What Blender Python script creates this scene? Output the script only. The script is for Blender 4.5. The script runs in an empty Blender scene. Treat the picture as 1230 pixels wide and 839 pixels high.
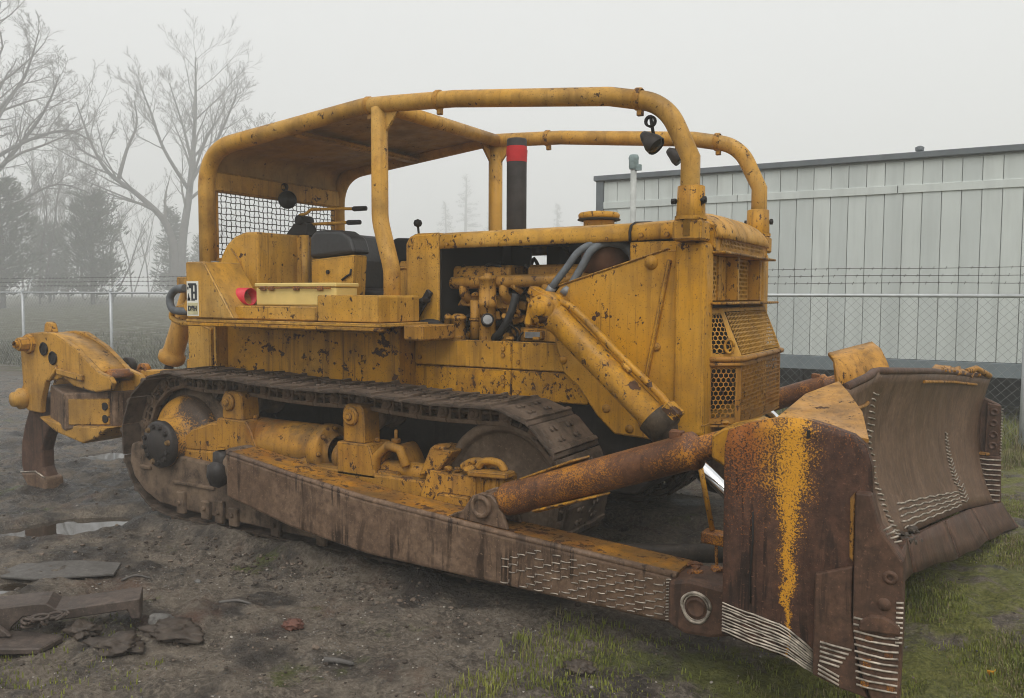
import bpy, bmesh, math, random
import numpy as np
from mathutils import Vector, Matrix

PI = math.pi
R = math.radians
scene = bpy.context.scene
COL = scene.collection

# ------------------------------------------------------------------ camera
cam_d = bpy.data.cameras.new('camera')
cam = bpy.data.objects.new('camera', cam_d)
COL.objects.link(cam)
cam_d.sensor_width = 36.0
cam_d.lens = 36.0 * 1000.0 / 1230.0
cam_d.clip_start = 0.05
cam_d.clip_end = 1000.0
_yaw, _pit, _rol = R(-30.45), R(-3.68), R(0.25)
_fw = Vector((math.cos(_pit) * math.sin(_yaw), math.cos(_pit) * math.cos(_yaw), math.sin(_pit)))
_r0 = _fw.cross(Vector((0, 0, 1))).normalized()
_u0 = _r0.cross(_fw)
_r = _r0 * math.cos(_rol) + _u0 * math.sin(_rol)
_u = -_r0 * math.sin(_rol) + _u0 * math.cos(_rol)
cam.matrix_world = Matrix(((_r.x, _u.x, -_fw.x, 5.169), (_r.y, _u.y, -_fw.y, -5.225), (_r.z, _u.z, -_fw.z, 1.692), (0, 0, 0, 1)))
scene.camera = cam

# ------------------------------------------------------------------ sky, sun, exposure
SUN_EL, SUN_AZ = R(52), R(150)          # azimuth clockwise from +Y: behind the camera
world = bpy.data.worlds.new('World')
scene.world = world
world.use_nodes = True
wt = world.node_tree
wt.nodes.clear()
sky = wt.nodes.new('ShaderNodeTexSky')
sky.sky_type = 'NISHITA'
sky.sun_disc = False
sky.sun_elevation = SUN_EL
sky.sun_rotation = SUN_AZ
sky.air_density = 1.6
sky.dust_density = 6.0
sky.ozone_density = 0.6
hs = wt.nodes.new('ShaderNodeHueSaturation')
hs.inputs['Saturation'].default_value = 0.12
mx = wt.nodes.new('ShaderNodeMix')
mx.data_type = 'RGBA'
mx.inputs['Factor'].default_value = 0.75          # a closed deck of fog: mostly even grey-white
mx.inputs['B'].default_value = (9.9, 10.0, 9.9, 1)
bg = wt.nodes.new('ShaderNodeBackground')
bg.inputs['Strength'].default_value = 0.082
wo = wt.nodes.new('ShaderNodeOutputWorld')
wt.links.new(sky.outputs[0], hs.inputs['Color'])
wt.links.new(hs.outputs[0], mx.inputs['A'])
wt.links.new(mx.outputs['Result'], bg.inputs['Color'])
wt.links.new(bg.outputs[0], wo.inputs[0])

sun_d = bpy.data.lights.new('sun', 'SUN')
sun_d.energy = 1.5
sun_d.angle = R(45)
sun_d.color = (1.0, 0.97, 0.92)
sun = bpy.data.objects.new('sun', sun_d)
COL.objects.link(sun)
_sd = Vector((math.sin(SUN_AZ) * math.cos(SUN_EL), math.cos(SUN_AZ) * math.cos(SUN_EL), math.sin(SUN_EL)))
sun.rotation_euler = _sd.to_track_quat('Z', 'Y').to_euler()

scene.view_settings.view_transform = 'Standard'
scene.view_settings.look = 'None'
scene.view_settings.gamma = 1.0
scene.view_settings.use_curve_mapping = False
scene.view_settings.exposure = 0.44
scene.render.engine = 'CYCLES'
cy = scene.cycles
cy.max_bounces = 10
cy.diffuse_bounces = 3
cy.glossy_bounces = 3
cy.transmission_bounces = 2
cy.volume_bounces = 4
cy.use_denoising = True
cy.filter_width = 1.05
cy.caustics_reflective = False
cy.caustics_refractive = False

# ------------------------------------------------------------------ node helpers
class NT:
    def __init__(s, name):
        s.m = bpy.data.materials.new(name)
        s.m.use_nodes = True
        s.t = s.m.node_tree
        s.t.nodes.clear()
        s.out = s.t.nodes.new('ShaderNodeOutputMaterial')
        s.bsdf = s.t.nodes.new('ShaderNodeBsdfPrincipled')
        s.t.links.new(s.bsdf.outputs[0], s.out.inputs[0])
        s.tc = s.t.nodes.new('ShaderNodeTexCoord')
        s.obj = s.tc.outputs['Object']
        s.geo = s.t.nodes.new('ShaderNodeNewGeometry')
        s.pos = s.geo.outputs['Position']

    def put(s, sock, v):
        if hasattr(v, 'is_output') or isinstance(v, bpy.types.NodeSocket):
            s.t.links.new(v, sock)
        else:
            if isinstance(v, (tuple, list)) and len(v) == 3 and sock.type == 'RGBA':
                v = (*v, 1)
            sock.default_value = v

    def map(s, v, scale=(1, 1, 1), loc=(0, 0, 0), rot=(0, 0, 0)):
        n = s.t.nodes.new('ShaderNodeMapping')
        s.put(n.inputs['Vector'], v)
        n.inputs['Scale'].default_value = scale
        n.inputs['Location'].default_value = loc
        n.inputs['Rotation'].default_value = rot
        return n.outputs[0]

    def noise(s, v, scale, detail=4, rough=.55, dist=0.0):
        n = s.t.nodes.new('ShaderNodeTexNoise')
        s.put(n.inputs['Vector'], v)
        n.inputs['Scale'].default_value = scale
        n.inputs['Detail'].default_value = detail
        n.inputs['Roughness'].default_value = rough
        n.inputs['Distortion'].default_value = dist
        return n.outputs['Fac']

    def vor(s, v, scale, feature='F1', rand=1.0):
        n = s.t.nodes.new('ShaderNodeTexVoronoi')
        n.feature = feature
        s.put(n.inputs['Vector'], v)
        n.inputs['Scale'].default_value = scale
        n.inputs['Randomness'].default_value = rand
        return n

    def step(s, v, a, b, lo=0.0, hi=1.0):
        n = s.t.nodes.new('ShaderNodeMapRange')
        s.put(n.inputs[0], v)
        for i, x in enumerate((a, b, lo, hi)):
            s.put(n.inputs[i + 1], x)
        return n.outputs[0]

    def math(s, op, a, b=0.0):
        n = s.t.nodes.new('ShaderNodeMath')
        n.operation = op
        s.put(n.inputs[0], a)
        s.put(n.inputs[1], b)
        return n.outputs[0]

    def mix(s, f, a, b, mode='MIX'):
        n = s.t.nodes.new('ShaderNodeMix')
        n.data_type = 'RGBA'
        n.blend_type = mode
        s.put(n.inputs['Factor'], f)
        s.put(n.inputs['A'], a)
        s.put(n.inputs['B'], b)
        return n.outputs['Result']

    def sep(s, v):
        n = s.t.nodes.new('ShaderNodeSeparateXYZ')
        s.put(n.inputs[0], v)
        return n.outputs

    def bump(s, h, strength=.4, dist=.01):
        n = s.t.nodes.new('ShaderNodeBump')
        n.inputs['Strength'].default_value = strength
        n.inputs['Distance'].default_value = dist
        s.put(n.inputs['Height'], h)
        return n.outputs[0]

    def edge(s, radius=.012):
        """1 on sharp edges, 0 on flats"""
        n = s.t.nodes.new('ShaderNodeBevel')
        n.samples = 4
        n.inputs['Radius'].default_value = radius
        d = s.t.nodes.new('ShaderNodeVectorMath')
        d.operation = 'DOT_PRODUCT'
        s.t.links.new(n.outputs[0], d.inputs[0])
        s.t.links.new(s.geo.outputs['Normal'], d.inputs[1])
        return s.step(d.outputs['Value'], 0.998, 0.93)

    def set(s, **k):
        for a, v in k.items():
            s.put(s.bsdf.inputs[{'color': 'Base Color', 'rough': 'Roughness', 'metal': 'Metallic', 'normal': 'Normal', 'spec': 'Specular IOR Level', 'alpha': 'Alpha', 'coat': 'Coat Weight'}[a]], v)
        return s.m

# ------------------------------------------------------------------ mesh helpers
def linked(name, me, parent=None, mat=None):
    o = bpy.data.objects.new(name, me)
    COL.objects.link(o)
    if parent is not None:
        o.parent = parent
    if mat is not None and not me.materials:
        me.materials.append(mat)
    return o

def tag(o, label=None, cat=None, group=None, kind=None):
    for k, v in (('label', label), ('category', cat), ('group', group), ('kind', kind)):
        if v:
            o[k] = v
    return o

def empty(name, loc, label=None, cat=None, group=None):
    o = bpy.data.objects.new(name, None)
    o.empty_display_size = .2
    COL.objects.link(o)
    o.location = loc
    return tag(o, label, cat, group)

def frame_of(d):
    d = Vector(d).normalized()
    a = Vector((0, 0, 1)) if abs(d.z) < .9 else Vector((1, 0, 0))
    u = a.cross(d).normalized()
    return u, d.cross(u), d

class MB:
    """collects shapes and links them as one mesh object"""
    def __init__(s):
        s.v, s.f, s.sm = [], [], []

    def add(s, vs, fs, smooth=False):
        o = len(s.v)
        s.v += [tuple(p) for p in vs]
        s.f += [tuple(i + o for i in f) for f in fs]
        s.sm += [smooth] * len(fs)
        return s

    def box(s, x0, x1, y0, y1, z0, z1):
        return s.add([(x0, y0, z0), (x1, y0, z0), (x1, y1, z0), (x0, y1, z0), (x0, y0, z1), (x1, y0, z1), (x1, y1, z1), (x0, y1, z1)],
                     [(3, 2, 1, 0), (4, 5, 6, 7), (0, 1, 5, 4), (1, 2, 6, 5), (2, 3, 7, 6), (3, 0, 4, 7)])

    def obox(s, c, size, m=None):
        """box centred at c with a 3x3 or euler rotation"""
        hx, hy, hz = (q / 2 for q in size)
        if m is None:
            m = Matrix.Identity(3)
        elif not isinstance(m, Matrix):
            from mathutils import Euler
            m = Euler(m).to_matrix()
        c = Vector(c)
        vs = [c + m @ Vector(p) for p in ((-hx, -hy, -hz), (hx, -hy, -hz), (hx, hy, -hz), (-hx, hy, -hz), (-hx, -hy, hz), (hx, -hy, hz), (hx, hy, hz), (-hx, hy, hz))]
        return s.add(vs, [(3, 2, 1, 0), (4, 5, 6, 7), (0, 1, 5, 4), (1, 2, 6, 5), (2, 3, 7, 6), (3, 0, 4, 7)])

    def beam(s, a, b, w, h, up=(0, 0, 1)):
        """rectangular bar from a to b"""
        a, b = Vector(a), Vector(b)
        d = (b - a).normalized()
        u = Vector(up)
        sd = d.cross(u).normalized()
        u = sd.cross(d)
        m = Matrix((d, sd, u)).transposed()
        return s.obox((a + b) / 2, ((b - a).length, w, h), m)

    def prism(s, poly, axis, a, b):
        """polygon in the two other axes, extruded along axis from a to b; xz for 'y', yz for 'x', xy for 'z'"""
        def P(p, t):
            return {'x': (t, p[0], p[1]), 'y': (p[0], t, p[1]), 'z': (p[0], p[1], t)}[axis]
        n = len(poly)
        vs = [P(p, a) for p in poly] + [P(p, b) for p in poly]
        fs = [tuple(range(n)), tuple(range(2 * n - 1, n - 1, -1))] + [((i + 1) % n, i, n + i, n + (i + 1) % n) for i in range(n)]
        return s.add(vs, fs)

    def hull8(s, p):
        """any eight corners in box order"""
        return s.add(p, [(3, 2, 1, 0), (4, 5, 6, 7), (0, 1, 5, 4), (1, 2, 6, 5), (2, 3, 7, 6), (3, 0, 4, 7)])

    def slab(s, quad, t):
        """a plate: polygon in 3-D given thickness t along its normal (backwards)"""
        q = [Vector(p) for p in quad]
        n = Vector((0, 0, 0))
        for i in range(len(q)):
            n += (q[i] - q[0]).cross(q[(i + 1) % len(q)] - q[0])
        n.normalize()
        k = len(q)
        return s.add(q + [p - n * t for p in q], [tuple(range(k)), tuple(range(2 * k - 1, k - 1, -1))] + [((i + 1) % k, i, k + i, k + (i + 1) % k) for i in range(k)])

    def tube(s, pts, r, n=10, cap=True, smooth=True):
        pts = [Vector(p) for p in pts]
        rs = r if isinstance(r, (list, tuple)) else [r] * len(pts)
        k = len(pts)
        vs, fs = [], []
        u = None
        for i, p in enumerate(pts):
            d = (pts[min(i + 1, k - 1)] - pts[max(i - 1, 0)])
            d = d.normalized() if d.length > 1e-9 else Vector((0, 0, 1))
            if u is None:
                u = frame_of(d)[0]
            u = (u - d * u.dot(d)).normalized()
            w = d.cross(u)
            for j in range(n):
                a = 2 * PI * j / n
                vs.append(p + (u * math.cos(a) + w * math.sin(a)) * rs[i])
        for i in range(k - 1):
            for j in range(n):
                fs.append((i * n + j, i * n + (j + 1) % n, (i + 1) * n + (j + 1) % n, (i + 1) * n + j))
        o = len(s.v)
        s.add(vs, fs, smooth)
        if cap:
            s.f += [tuple(o + j for j in range(n - 1, -1, -1)), tuple(o + (k - 1) * n + j for j in range(n))]
            s.sm += [False, False]
        return s

    def cyl(s, a, b, r, n=16, r2=None, smooth=True):
        return s.tube([a, b], [r, r if r2 is None else r2], n, True, smooth)

    def lathe(s, prof, o, d, n=24, smooth=True, closed=False):
        """profile of (distance along d, radius) turned about d through o"""
        u, w, d = frame_of(d)
        o = Vector(o)
        vs, fs = [], []
        for t, r in prof:
            for j in range(n):
                a = 2 * PI * j / n
                vs.append(o + d * t + (u * math.cos(a) + w * math.sin(a)) * max(r, 1e-5))
        for i in range(len(prof) - 1):
            for j in range(n):
                fs.append((i * n + j, i * n + (j + 1) % n, (i + 1) * n + (j + 1) % n, (i + 1) * n + j))
        return s.add(vs, fs, smooth)

    def bolt(s, p, d, r=.018, h=.014):
        return s.cyl(p, Vector(p) + Vector(d).normalized() * h, r, 6, smooth=False)

    def grid(s, fn, nu, nv, smooth=True):
        vs = [fn(i / nu, j / nv) for j in range(nv + 1) for i in range(nu + 1)]
        fs = [(j * (nu + 1) + i, j * (nu + 1) + i + 1, (j + 1) * (nu + 1) + i + 1, (j + 1) * (nu + 1) + i) for j in range(nv) for i in range(nu)]
        return s.add(vs, fs, smooth)

    def shell(s, fn, nu, nv, t, smooth=True):
        """a curved sheet of thickness t (fn gives Vectors)"""
        P = [[Vector(fn(i / nu, j / nv)) for i in range(nu + 1)] for j in range(nv + 1)]
        N = [[None] * (nu + 1) for _ in range(nv + 1)]
        for j in range(nv + 1):
            for i in range(nu + 1):
                du = P[j][min(i + 1, nu)] - P[j][max(i - 1, 0)]
                dv = P[min(j + 1, nv)][i] - P[max(j - 1, 0)][i]
                N[j][i] = du.cross(dv).normalized()
        w = nu + 1
        vs = [P[j][i] for j in range(nv + 1) for i in range(w)] + [P[j][i] - N[j][i] * t for j in range(nv + 1) for i in range(w)]
        o = w * (nv + 1)
        fs = []
        for j in range(nv):
            for i in range(nu):
                a, b, c, d = j * w + i, j * w + i + 1, (j + 1) * w + i + 1, (j + 1) * w + i
                fs += [(a, b, c, d), (o + d, o + c, o + b, o + a)]
        s.add(vs, fs, smooth)
        q = len(s.v) - len(vs)
        e = []
        for i in range(nu):
            e += [(i + 1, i, o + i, o + i + 1), (nv * w + i, nv * w + i + 1, o + nv * w + i + 1, o + nv * w + i)]
        for j in range(nv):
            e += [(j * w, (j + 1) * w, o + (j + 1) * w, o + j * w), ((j + 1) * w + nu, j * w + nu, o + j * w + nu, o + (j + 1) * w + nu)]
        s.f += [tuple(q + k for k in f) for f in e]
        s.sm += [False] * len(e)
        return s

    def moved(s, m):
        s.v = [tuple(m @ Vector(p)) for p in s.v]
        return s

    def mesh(s, name, mat=None, bevel=0.0, segs=1):
        me = bpy.data.meshes.new(name)
        me.from_pydata(s.v, [], s.f)
        me.polygons.foreach_set('use_smooth', s.sm)
        me.update()
        if bevel > 0:
            bm = bmesh.new()
            bm.from_mesh(me)
            bm.normal_update()
            es = [e for e in bm.edges if len(e.link_faces) == 2 and e.calc_face_angle(0) > R(35)]
            if es:
                bmesh.ops.bevel(bm, geom=es, offset=bevel, offset_type='OFFSET', segments=segs, affect='EDGES', profile=.5, clamp_overlap=True)
            bm.to_mesh(me)
            bm.free()
            me.update()
        if mat is not None:
            me.materials.append(mat)
        return me

    def build(s, name, mat, parent=None, bevel=0.0, segs=1, fix=True):
        me = s.mesh(name, mat, bevel, segs)
        if fix and len(me.polygons) < 60000:
            bm = bmesh.new()
            bm.from_mesh(me)
            bmesh.ops.recalc_face_normals(bm, faces=bm.faces)
            bm.to_mesh(me)
            bm.free()
        return linked(name, me, parent)

def arc(c, r, a0, a1, n):
    return [(c[0] + r * math.cos(R(a0 + (a1 - a0) * i / n)), c[1] + r * math.sin(R(a0 + (a1 - a0) * i / n))) for i in range(n + 1)]

def bez(pts, n=8):
    """smooth curve through 3-D points (Catmull-Rom)"""
    P = [Vector(p) for p in pts]
    out = []
    for i in range(len(P) - 1):
        a, b, c, d = P[max(i - 1, 0)], P[i], P[i + 1], P[min(i + 2, len(P) - 1)]
        for k in range(n):
            t = k / n
            out.append(.5 * ((2 * b) + (c - a) * t + (2 * a - 5 * b + 4 * c - d) * t * t + (3 * b - a - 3 * c + d) * t ** 3))
    return out + [P[-1]]

def fillet(pts, rad, n=6):
    """polyline with rounded corners (rad one value or per inner corner)"""
    P = [Vector(p) for p in pts]
    out = [P[0]]
    for i in range(1, len(P) - 1):
        r = rad[i - 1] if isinstance(rad, (list, tuple)) else rad
        a = (P[i - 1] - P[i]).normalized()
        b = (P[i + 1] - P[i]).normalized()
        ang = a.angle(b)
        if r <= 0 or ang > PI - .02:
            out.append(P[i])
            continue
        t = min(r / math.tan(ang / 2), (P[i - 1] - P[i]).length * .49, (P[i + 1] - P[i]).length * .49)
        p0, p1 = P[i] + a * t, P[i] + b * t
        for k in range(n + 1):
            q = k / n
            out.append((1 - q) ** 2 * p0 + 2 * q * (1 - q) * P[i] + q * q * p1)
    return out + [P[-1]]

# value noise for the ground
_rng = np.random.RandomState(7)
_tab = _rng.rand(256, 256)
def vnoise(x, y):
    xi, yi = np.floor(x).astype(int), np.floor(y).astype(int)
    fx, fy = x - xi, y - yi
    fx, fy = fx * fx * (3 - 2 * fx), fy * fy * (3 - 2 * fy)
    g = lambda a, b: _tab[a % 256, b % 256]
    return (g(xi, yi) * (1 - fx) + g(xi + 1, yi) * fx) * (1 - fy) + (g(xi, yi + 1) * (1 - fx) + g(xi + 1, yi + 1) * fx) * fy
def fbm(x, y, oct=5, lac=2.1, gain=.5):
    t, a, n = 0, 1, 0
    for k in range(oct):
        t = t + a * vnoise(x + 13.7 * k, y + 7.3 * k)
        n += a
        a *= gain
        x, y = x * lac, y * lac
    return t / n

# ------------------------------------------------------------------ materials
def yellow(name, base=(.60, .28, .012), dusty=(.55, .30, .05), chip=.5, rust=.3, streak=.5, grime=.3, edge=True, bare=0.0, rough=.42, seed=0.0, orange=0.0):
    m = NT(name)
    v = m.map(m.obj, loc=(seed, seed * .7, seed * 1.3))
    big = m.noise(v, 1.7, 5, .6)
    c = m.mix(m.step(big, .35, .68), base, dusty)
    fine = m.noise(v, 9, 6, .65)
    mot = m.noise(m.map(v, (1, 1, .6), (4, 4, 9)), 16, 6, .7)
    c = m.mix(m.step(mot, .34, .66, .0, .30), c, tuple(x * .62 for x in base))
    c = m.mix(m.step(fine, .3, .75, .0, .55), c, m.mix(.5, base, (.36, .17, .02)))
    # run-down stains, longer than wide
    st = m.noise(m.map(v, (13, 13, .9)), 1.0, 5, .6, .4)
    c = m.mix(m.step(st, .50, .70, 0, streak), c, (.16, .075, .02))
    st2 = m.noise(m.map(v, (34, 34, 1.6), (3, 1, 2)), 1.0, 4, .6, .3)
    c = m.mix(m.step(st2, .60, .70, 0, streak * .9), c, (.075, .04, .016))
    # orange-brown rust bloom
    rb = m.noise(m.map(v, (3.1, 3.1, 2.2), (4, 2, 7)), 1.0, 7, .68)
    rf = m.step(rb, .66 - .16 * rust, .82 - .16 * rust, 0, .85)
    c = m.mix(rf, c, (.20, .075, .016))
    # grime in flat dull patches
    gr = m.noise(m.map(v, (1, 1, 1), (9, 1, 3)), 2.6, 6, .62)
    c = m.mix(m.step(gr, .47, .68, 0, grime), c, (.12, .066, .024))
    # chips and pits through to dark metal
    ch = m.noise(m.map(v, (1, 1, .75), (2, 5, 1)), 24, 6, .72)
    mask = m.noise(v, 2.2, 3, .5)
    thr = m.step(mask, .38, .62, .72 - .06 * chip, .635 - .07 * chip)
    chips = m.math('GREATER_THAN', ch, thr)
    ch2 = m.noise(m.map(v, (1, 1, 1), (7, 3, 3)), 7.5, 7, .62)
    chips = m.math('MAXIMUM', chips, m.step(ch2, .735 - .075 * chip, .75 - .075 * chip))
    if bare > 0:
        b = m.noise(m.map(v, (1, 1, 1.2), (1, 8, 2)), 6.5, 9, .68)
        chips = m.math('MAXIMUM', chips, m.step(b, .72 - .25 * bare, .735 - .25 * bare))
    if edge:
        e = m.edge(.011)
        en = m.noise(v, 22, 5, .7)
        chips = m.math('MAXIMUM', chips, m.step(m.math('MULTIPLY', e, m.step(en, .36, .62)), .25, .5))
    # dirt settled on what faces up, and fine spatter
    nz_ = m.sep(m.geo.outputs['Normal'])['Z']
    dn = m.noise(m.map(v, loc=(6, 6, 1)), 11, 6, .7)
    c = m.mix(m.math('MULTIPLY', m.step(nz_, .35, .9), m.step(dn, .42, .62, 0, .25 + .6 * grime)), c, (.12, .075, .032))
    sp_ = m.noise(m.map(v, loc=(2, 9, 4)), 95, 3, .6)
    c = m.mix(m.step(sp_, .60, .68, 0, .25 + .5 * chip), c, (.10, .052, .02))
    dk = m.mix(m.noise(v, 40, 3), (.030, .018, .012), (.105, .047, .022))
    c = m.mix(chips, c, dk)
    rg = m.step(fine, .3, .7, rough - .1, rough + .2)
    rg = m.math('ADD', rg, m.math('MULTIPLY', chips, .2))
    h = m.math('SUBTRACT', m.math('MULTIPLY', fine, .25), m.math('MULTIPLY', chips, .5))
    m.set(color=c, rough=rg, spec=.20, normal=m.bump(h, .6, .010))
    return m.m

def steel(name, a=(.10, .055, .038), b=(.165, .088, .055), dark=(.035, .022, .017), rough=.55, stains=.6, seed=0.0, paint=None, bump=.4, wet=True, dusty=None):
    """worn, browned steel; paint = function(nt) -> mask of remaining yellow"""
    m = NT(name)
    v = m.map(m.obj, loc=(seed, seed, seed))
    n1 = m.noise(v, 2.1, 7, .65)
    c = m.mix(m.step(n1, .33, .68), a, b)
    n2 = m.noise(v, 26, 6, .7)
    c = m.mix(m.step(n2, .38, .66, 0, .7), c, dark)
    n3 = m.noise(m.map(v, (1, 1, .8), (2, 7, 5)), 9, 7, .7)
    c = m.mix(m.step(n3, .40, .66, 0, .75), c, m.mix(.5, dark, tuple(x * .7 for x in a)))
    # runs: ragged patches pulled downwards, and thin vertical drips
    st = m.noise(m.map(v, (6, 6, 1.3)), 1.0, 7, .66, .6)
    c = m.mix(m.step(st, .54, .62, 0, stains * .8), c, dark)
    dr = m.noise(m.map(v, (24, 24, 1.5), (4, 4, 4)), 1.0, 4, .6, .3)
    c = m.mix(m.math('MULTIPLY', m.step(dr, .54, .60, 0, stains), m.step(m.noise(v, 2.6, 4), .42, .54)), c, tuple(x * .7 for x in dark))
    pit = m.noise(m.map(v, loc=(8, 1, 3)), 70, 4, .7)
    c = m.mix(m.step(pit, .60, .68, 0, .5), c, tuple(min(x * 1.5, 1) for x in b))
    if dusty:
        d = m.noise(m.map(v, loc=(3, 3, 3)), 4.5, 6, .7)
        c = m.mix(m.step(d, .45, .62, 0, .85), c, dusty)
    rg = m.step(n1, .3, .7, rough - .12, rough + .15)
    if paint:
        pm, pc = paint(m, v)
        c = m.mix(pm, c, pc)
    sc = m.noise(m.map(v, (40, 40, 3), rot=(0, .3, 0)), 1.0, 3, .6)
    h = m.math('ADD', m.math('MULTIPLY', n2, .6), m.math('MULTIPLY', sc, .25))
    m.set(color=c, rough=rg, spec=.20 if wet else .10, normal=m.bump(h, bump, .008))
    return m.m

def plain(name, col, rough=.6, metal=0.0, var=.25, scale=12, spec=.25, bump=.0):
    m = NT(name)
    n = m.noise(m.obj, scale, 5, .6)
    c = m.mix(m.step(n, .3, .7), tuple(x * (1 - var) for x in col), tuple(x * (1 + var) for x in col))
    k = dict(color=c, rough=m.step(n, .2, .8, max(rough - .08, .02), min(rough + .1, 1)), metal=metal, spec=spec)
    if bump:
        k['normal'] = m.bump(n, bump, .01)
    m.set(**k)
    return m.m

def speckle(m, v, lo, hi, scale=55):
    n = m.noise(m.map(v, loc=(5, 5, 5)), scale, 4, .75)
    return m.math('MULTIPLY', m.step(n, lo, lo + .05), 1.0)

YEL = yellow('yellow_paint_worn', chip=.8, rust=.45, streak=.6, grime=.4)
YEL_TOP = yellow('yellow_paint_canopy', base=(.60, .31, .04), dusty=(.54, .33, .10), chip=.6, rust=.3, streak=.4, grime=.65, seed=3.1)
YEL_CAB = yellow('yellow_paint_deck', base=(.61, .31, .028), dusty=(.57, .34, .09), chip=.85, rust=.25, streak=.45, grime=.4, seed=6.4)
YEL_BARE = yellow('yellow_paint_flaking', chip=.7, rust=.4, streak=.7, grime=.7, bare=.55, seed=1.7)
YEL_ENG = yellow('yellow_paint_oily', base=(.52, .25, .03), dusty=(.42, .22, .05), chip=.9, rust=.5, streak=.6, grime=.75, bare=.35, seed=8.8)
YEL_WET = yellow('yellow_paint_wet', base=(.62, .30, .015), dusty=(.54, .25, .02), chip=1.3, rust=.9, streak=.5, grime=.7, bare=.2, seed=4.2, rough=.3)
YEL_FRAME = yellow('yellow_paint_muddy', base=(.48, .23, .025), dusty=(.26, .14, .04), chip=1.0, rust=.9, streak=.6, grime=1.0, bare=.25, seed=2.3, rough=.5)
YEL_RIP = yellow('yellow_paint_ripper', base=(.56, .29, .045), dusty=(.50, .29, .08), chip=.75, rust=.4, streak=.5, grime=.55, seed=5.5)
CREAM = plain('pale_yellow_box_paint', (.62, .47, .17), .5, var=.12, scale=5)
def pipe_paint(m, v):
    n = m.noise(m.map(v, loc=(5, 5, 5)), 110, 5, .78)
    big = m.noise(v, 3.2, 5, .6)
    msk = m.math('GREATER_THAN', m.math('ADD', m.step(big, .36, .66, 0, .20), n), .635)
    return msk, m.mix(m.step(big, .4, .65), (.27, .095, .02), (.48, .20, .022))
RUST_YEL = steel('rusted_yellow_pipe', a=(.16, .066, .030), b=(.21, .095, .045), dark=(.06, .03, .02), stains=.5, seed=7.7, rough=.42, paint=pipe_paint)
STEEL = steel('browned_blade_steel')
STEEL_ARM = steel('muddy_arm_steel', a=(.18, .112, .072), b=(.25, .165, .108), dark=(.045, .027, .018), stains=.95, seed=2.0, rough=.46)
TRACK = steel('track_steel', a=(.050, .037, .029), b=(.095, .068, .050), dark=(.020, .016, .013), stains=.3, seed=4.0, rough=.55, dusty=(.125, .09, .066))
MUDDY = steel('mud_caked_steel', a=(.10, .072, .052), b=(.17, .12, .085), dark=(.040, .028, .021), stains=.8, seed=6.0, rough=.62, dusty=(.20, .14, .095), wet=False)
IDLER = steel('dusty_idler_steel', a=(.135, .095, .066), b=(.20, .145, .10), dark=(.065, .046, .033), stains=.25, seed=9.0, rough=.6, bump=.2, wet=False)
HUBCAP = steel('black_hub_iron', a=(.035, .030, .028), b=(.06, .05, .045), dark=(.016, .014, .013), rough=.4, seed=3.0)
BLACK = plain('black_grime_and_hole_dark', (.018, .016, .015), .6)  # black parts, and the painted dark inside of the ripper holes
SOOT = plain('oily_black_interior', (.012, .011, .010), .75, spec=.2)
VINYL = plain('black_vinyl', (.022, .022, .024), .42, var=.3, scale=30, spec=.5, bump=.15)
RUBBER = plain('grey_rubber_hose', (.11, .12, .13), .55, var=.35, scale=14)
RUBBER_DK = plain('black_rubber_hose', (.03, .03, .03), .5)
CHROME = plain('chrome_rod', (.82, .83, .85), .14, metal=1.0, var=.05)
GLASS_DK = plain('dark_lamp_glass', (.015, .015, .016), .2)
STACK = plain('sooty_exhaust_pipe', (.035, .030, .028), .62, var=.4, scale=9, bump=.1)
REDTAPE = plain('red_tape', (.50, .03, .035), .4, var=.15)
REDPL = plain('red_plastic', (.62, .045, .06), .42, var=.12, scale=6)
WELD = plain('bright_weld_metal', (.36, .31, .255), .45, metal=.2, var=.75, scale=22)
WELD_DK = plain('dull_weld_metal', (.22, .18, .145), .5, metal=.2, var=.35, scale=30)
ALU = plain('dull_aluminium', (.22, .22, .22), .55, metal=.4, var=.3, scale=18)
WHITE = plain('decal_white', (.74, .73, .66), .5, var=.06)
INK = plain('decal_black', (.035, .038, .045), .5, var=.2)
GALV = plain('galvanised_steel', (.42, .44, .45), .45, metal=.35, var=.15, scale=6)
WIRE = plain('galvanised_wire', (.24, .25, .25), .55, metal=.2, var=.1)
WIRE_DK = plain('rusty_screen_wire', (.05, .042, .036), .6)

def end_plate_paint(m, v):
    xyz = m.sep(m.obj)
    wob = m.noise(v, 6, 5, .6)
    # a run of remaining paint down the plate, ragged and thinning towards the bottom
    cx = m.math('ADD', xyz['X'], m.math('MULTIPLY', m.math('SUBTRACT', wob, .5), .16))
    d = m.math('ABSOLUTE', m.math('SUBTRACT', cx, 4.505))
    wid = m.step(xyz['Z'], .40, 1.10, .006, .078)
    near = m.step(m.math('DIVIDE', d, wid), .1, 2.2, 1.0, 0.0)
    n = m.noise(m.map(v, loc=(5, 5, 5)), 130, 5, .8)
    run = m.math('GREATER_THAN', m.math('ADD', m.math('MULTIPLY', near, .27), n), .70)
    # speckled bloom in the upper rear corner
    z2 = m.math('ADD', xyz['Z'], m.math('MULTIPLY', m.math('SUBTRACT', wob, .5), .35))
    up = m.math('MULTIPLY', m.step(z2, .60, 1.15), m.step(xyz['X'], 4.62, 4.42))
    sp = m.math('GREATER_THAN', m.math('ADD', m.math('MULTIPLY', up, .24), n), .70)
    # flecks along the top
    up2 = m.step(z2, .95, 1.25)
    sp2 = m.math('GREATER_THAN', m.math('ADD', m.math('MULTIPLY', up2, .12), n), .68)
    msk = m.math('MAXIMUM', m.math('MAXIMUM', run, sp), sp2)
    col = m.mix(m.step(m.math('ADD', near, m.math('MULTIPLY', wob, .3)), .2, .9), (.30, .10, .02), (.58, .27, .022))
    return msk, col

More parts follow.
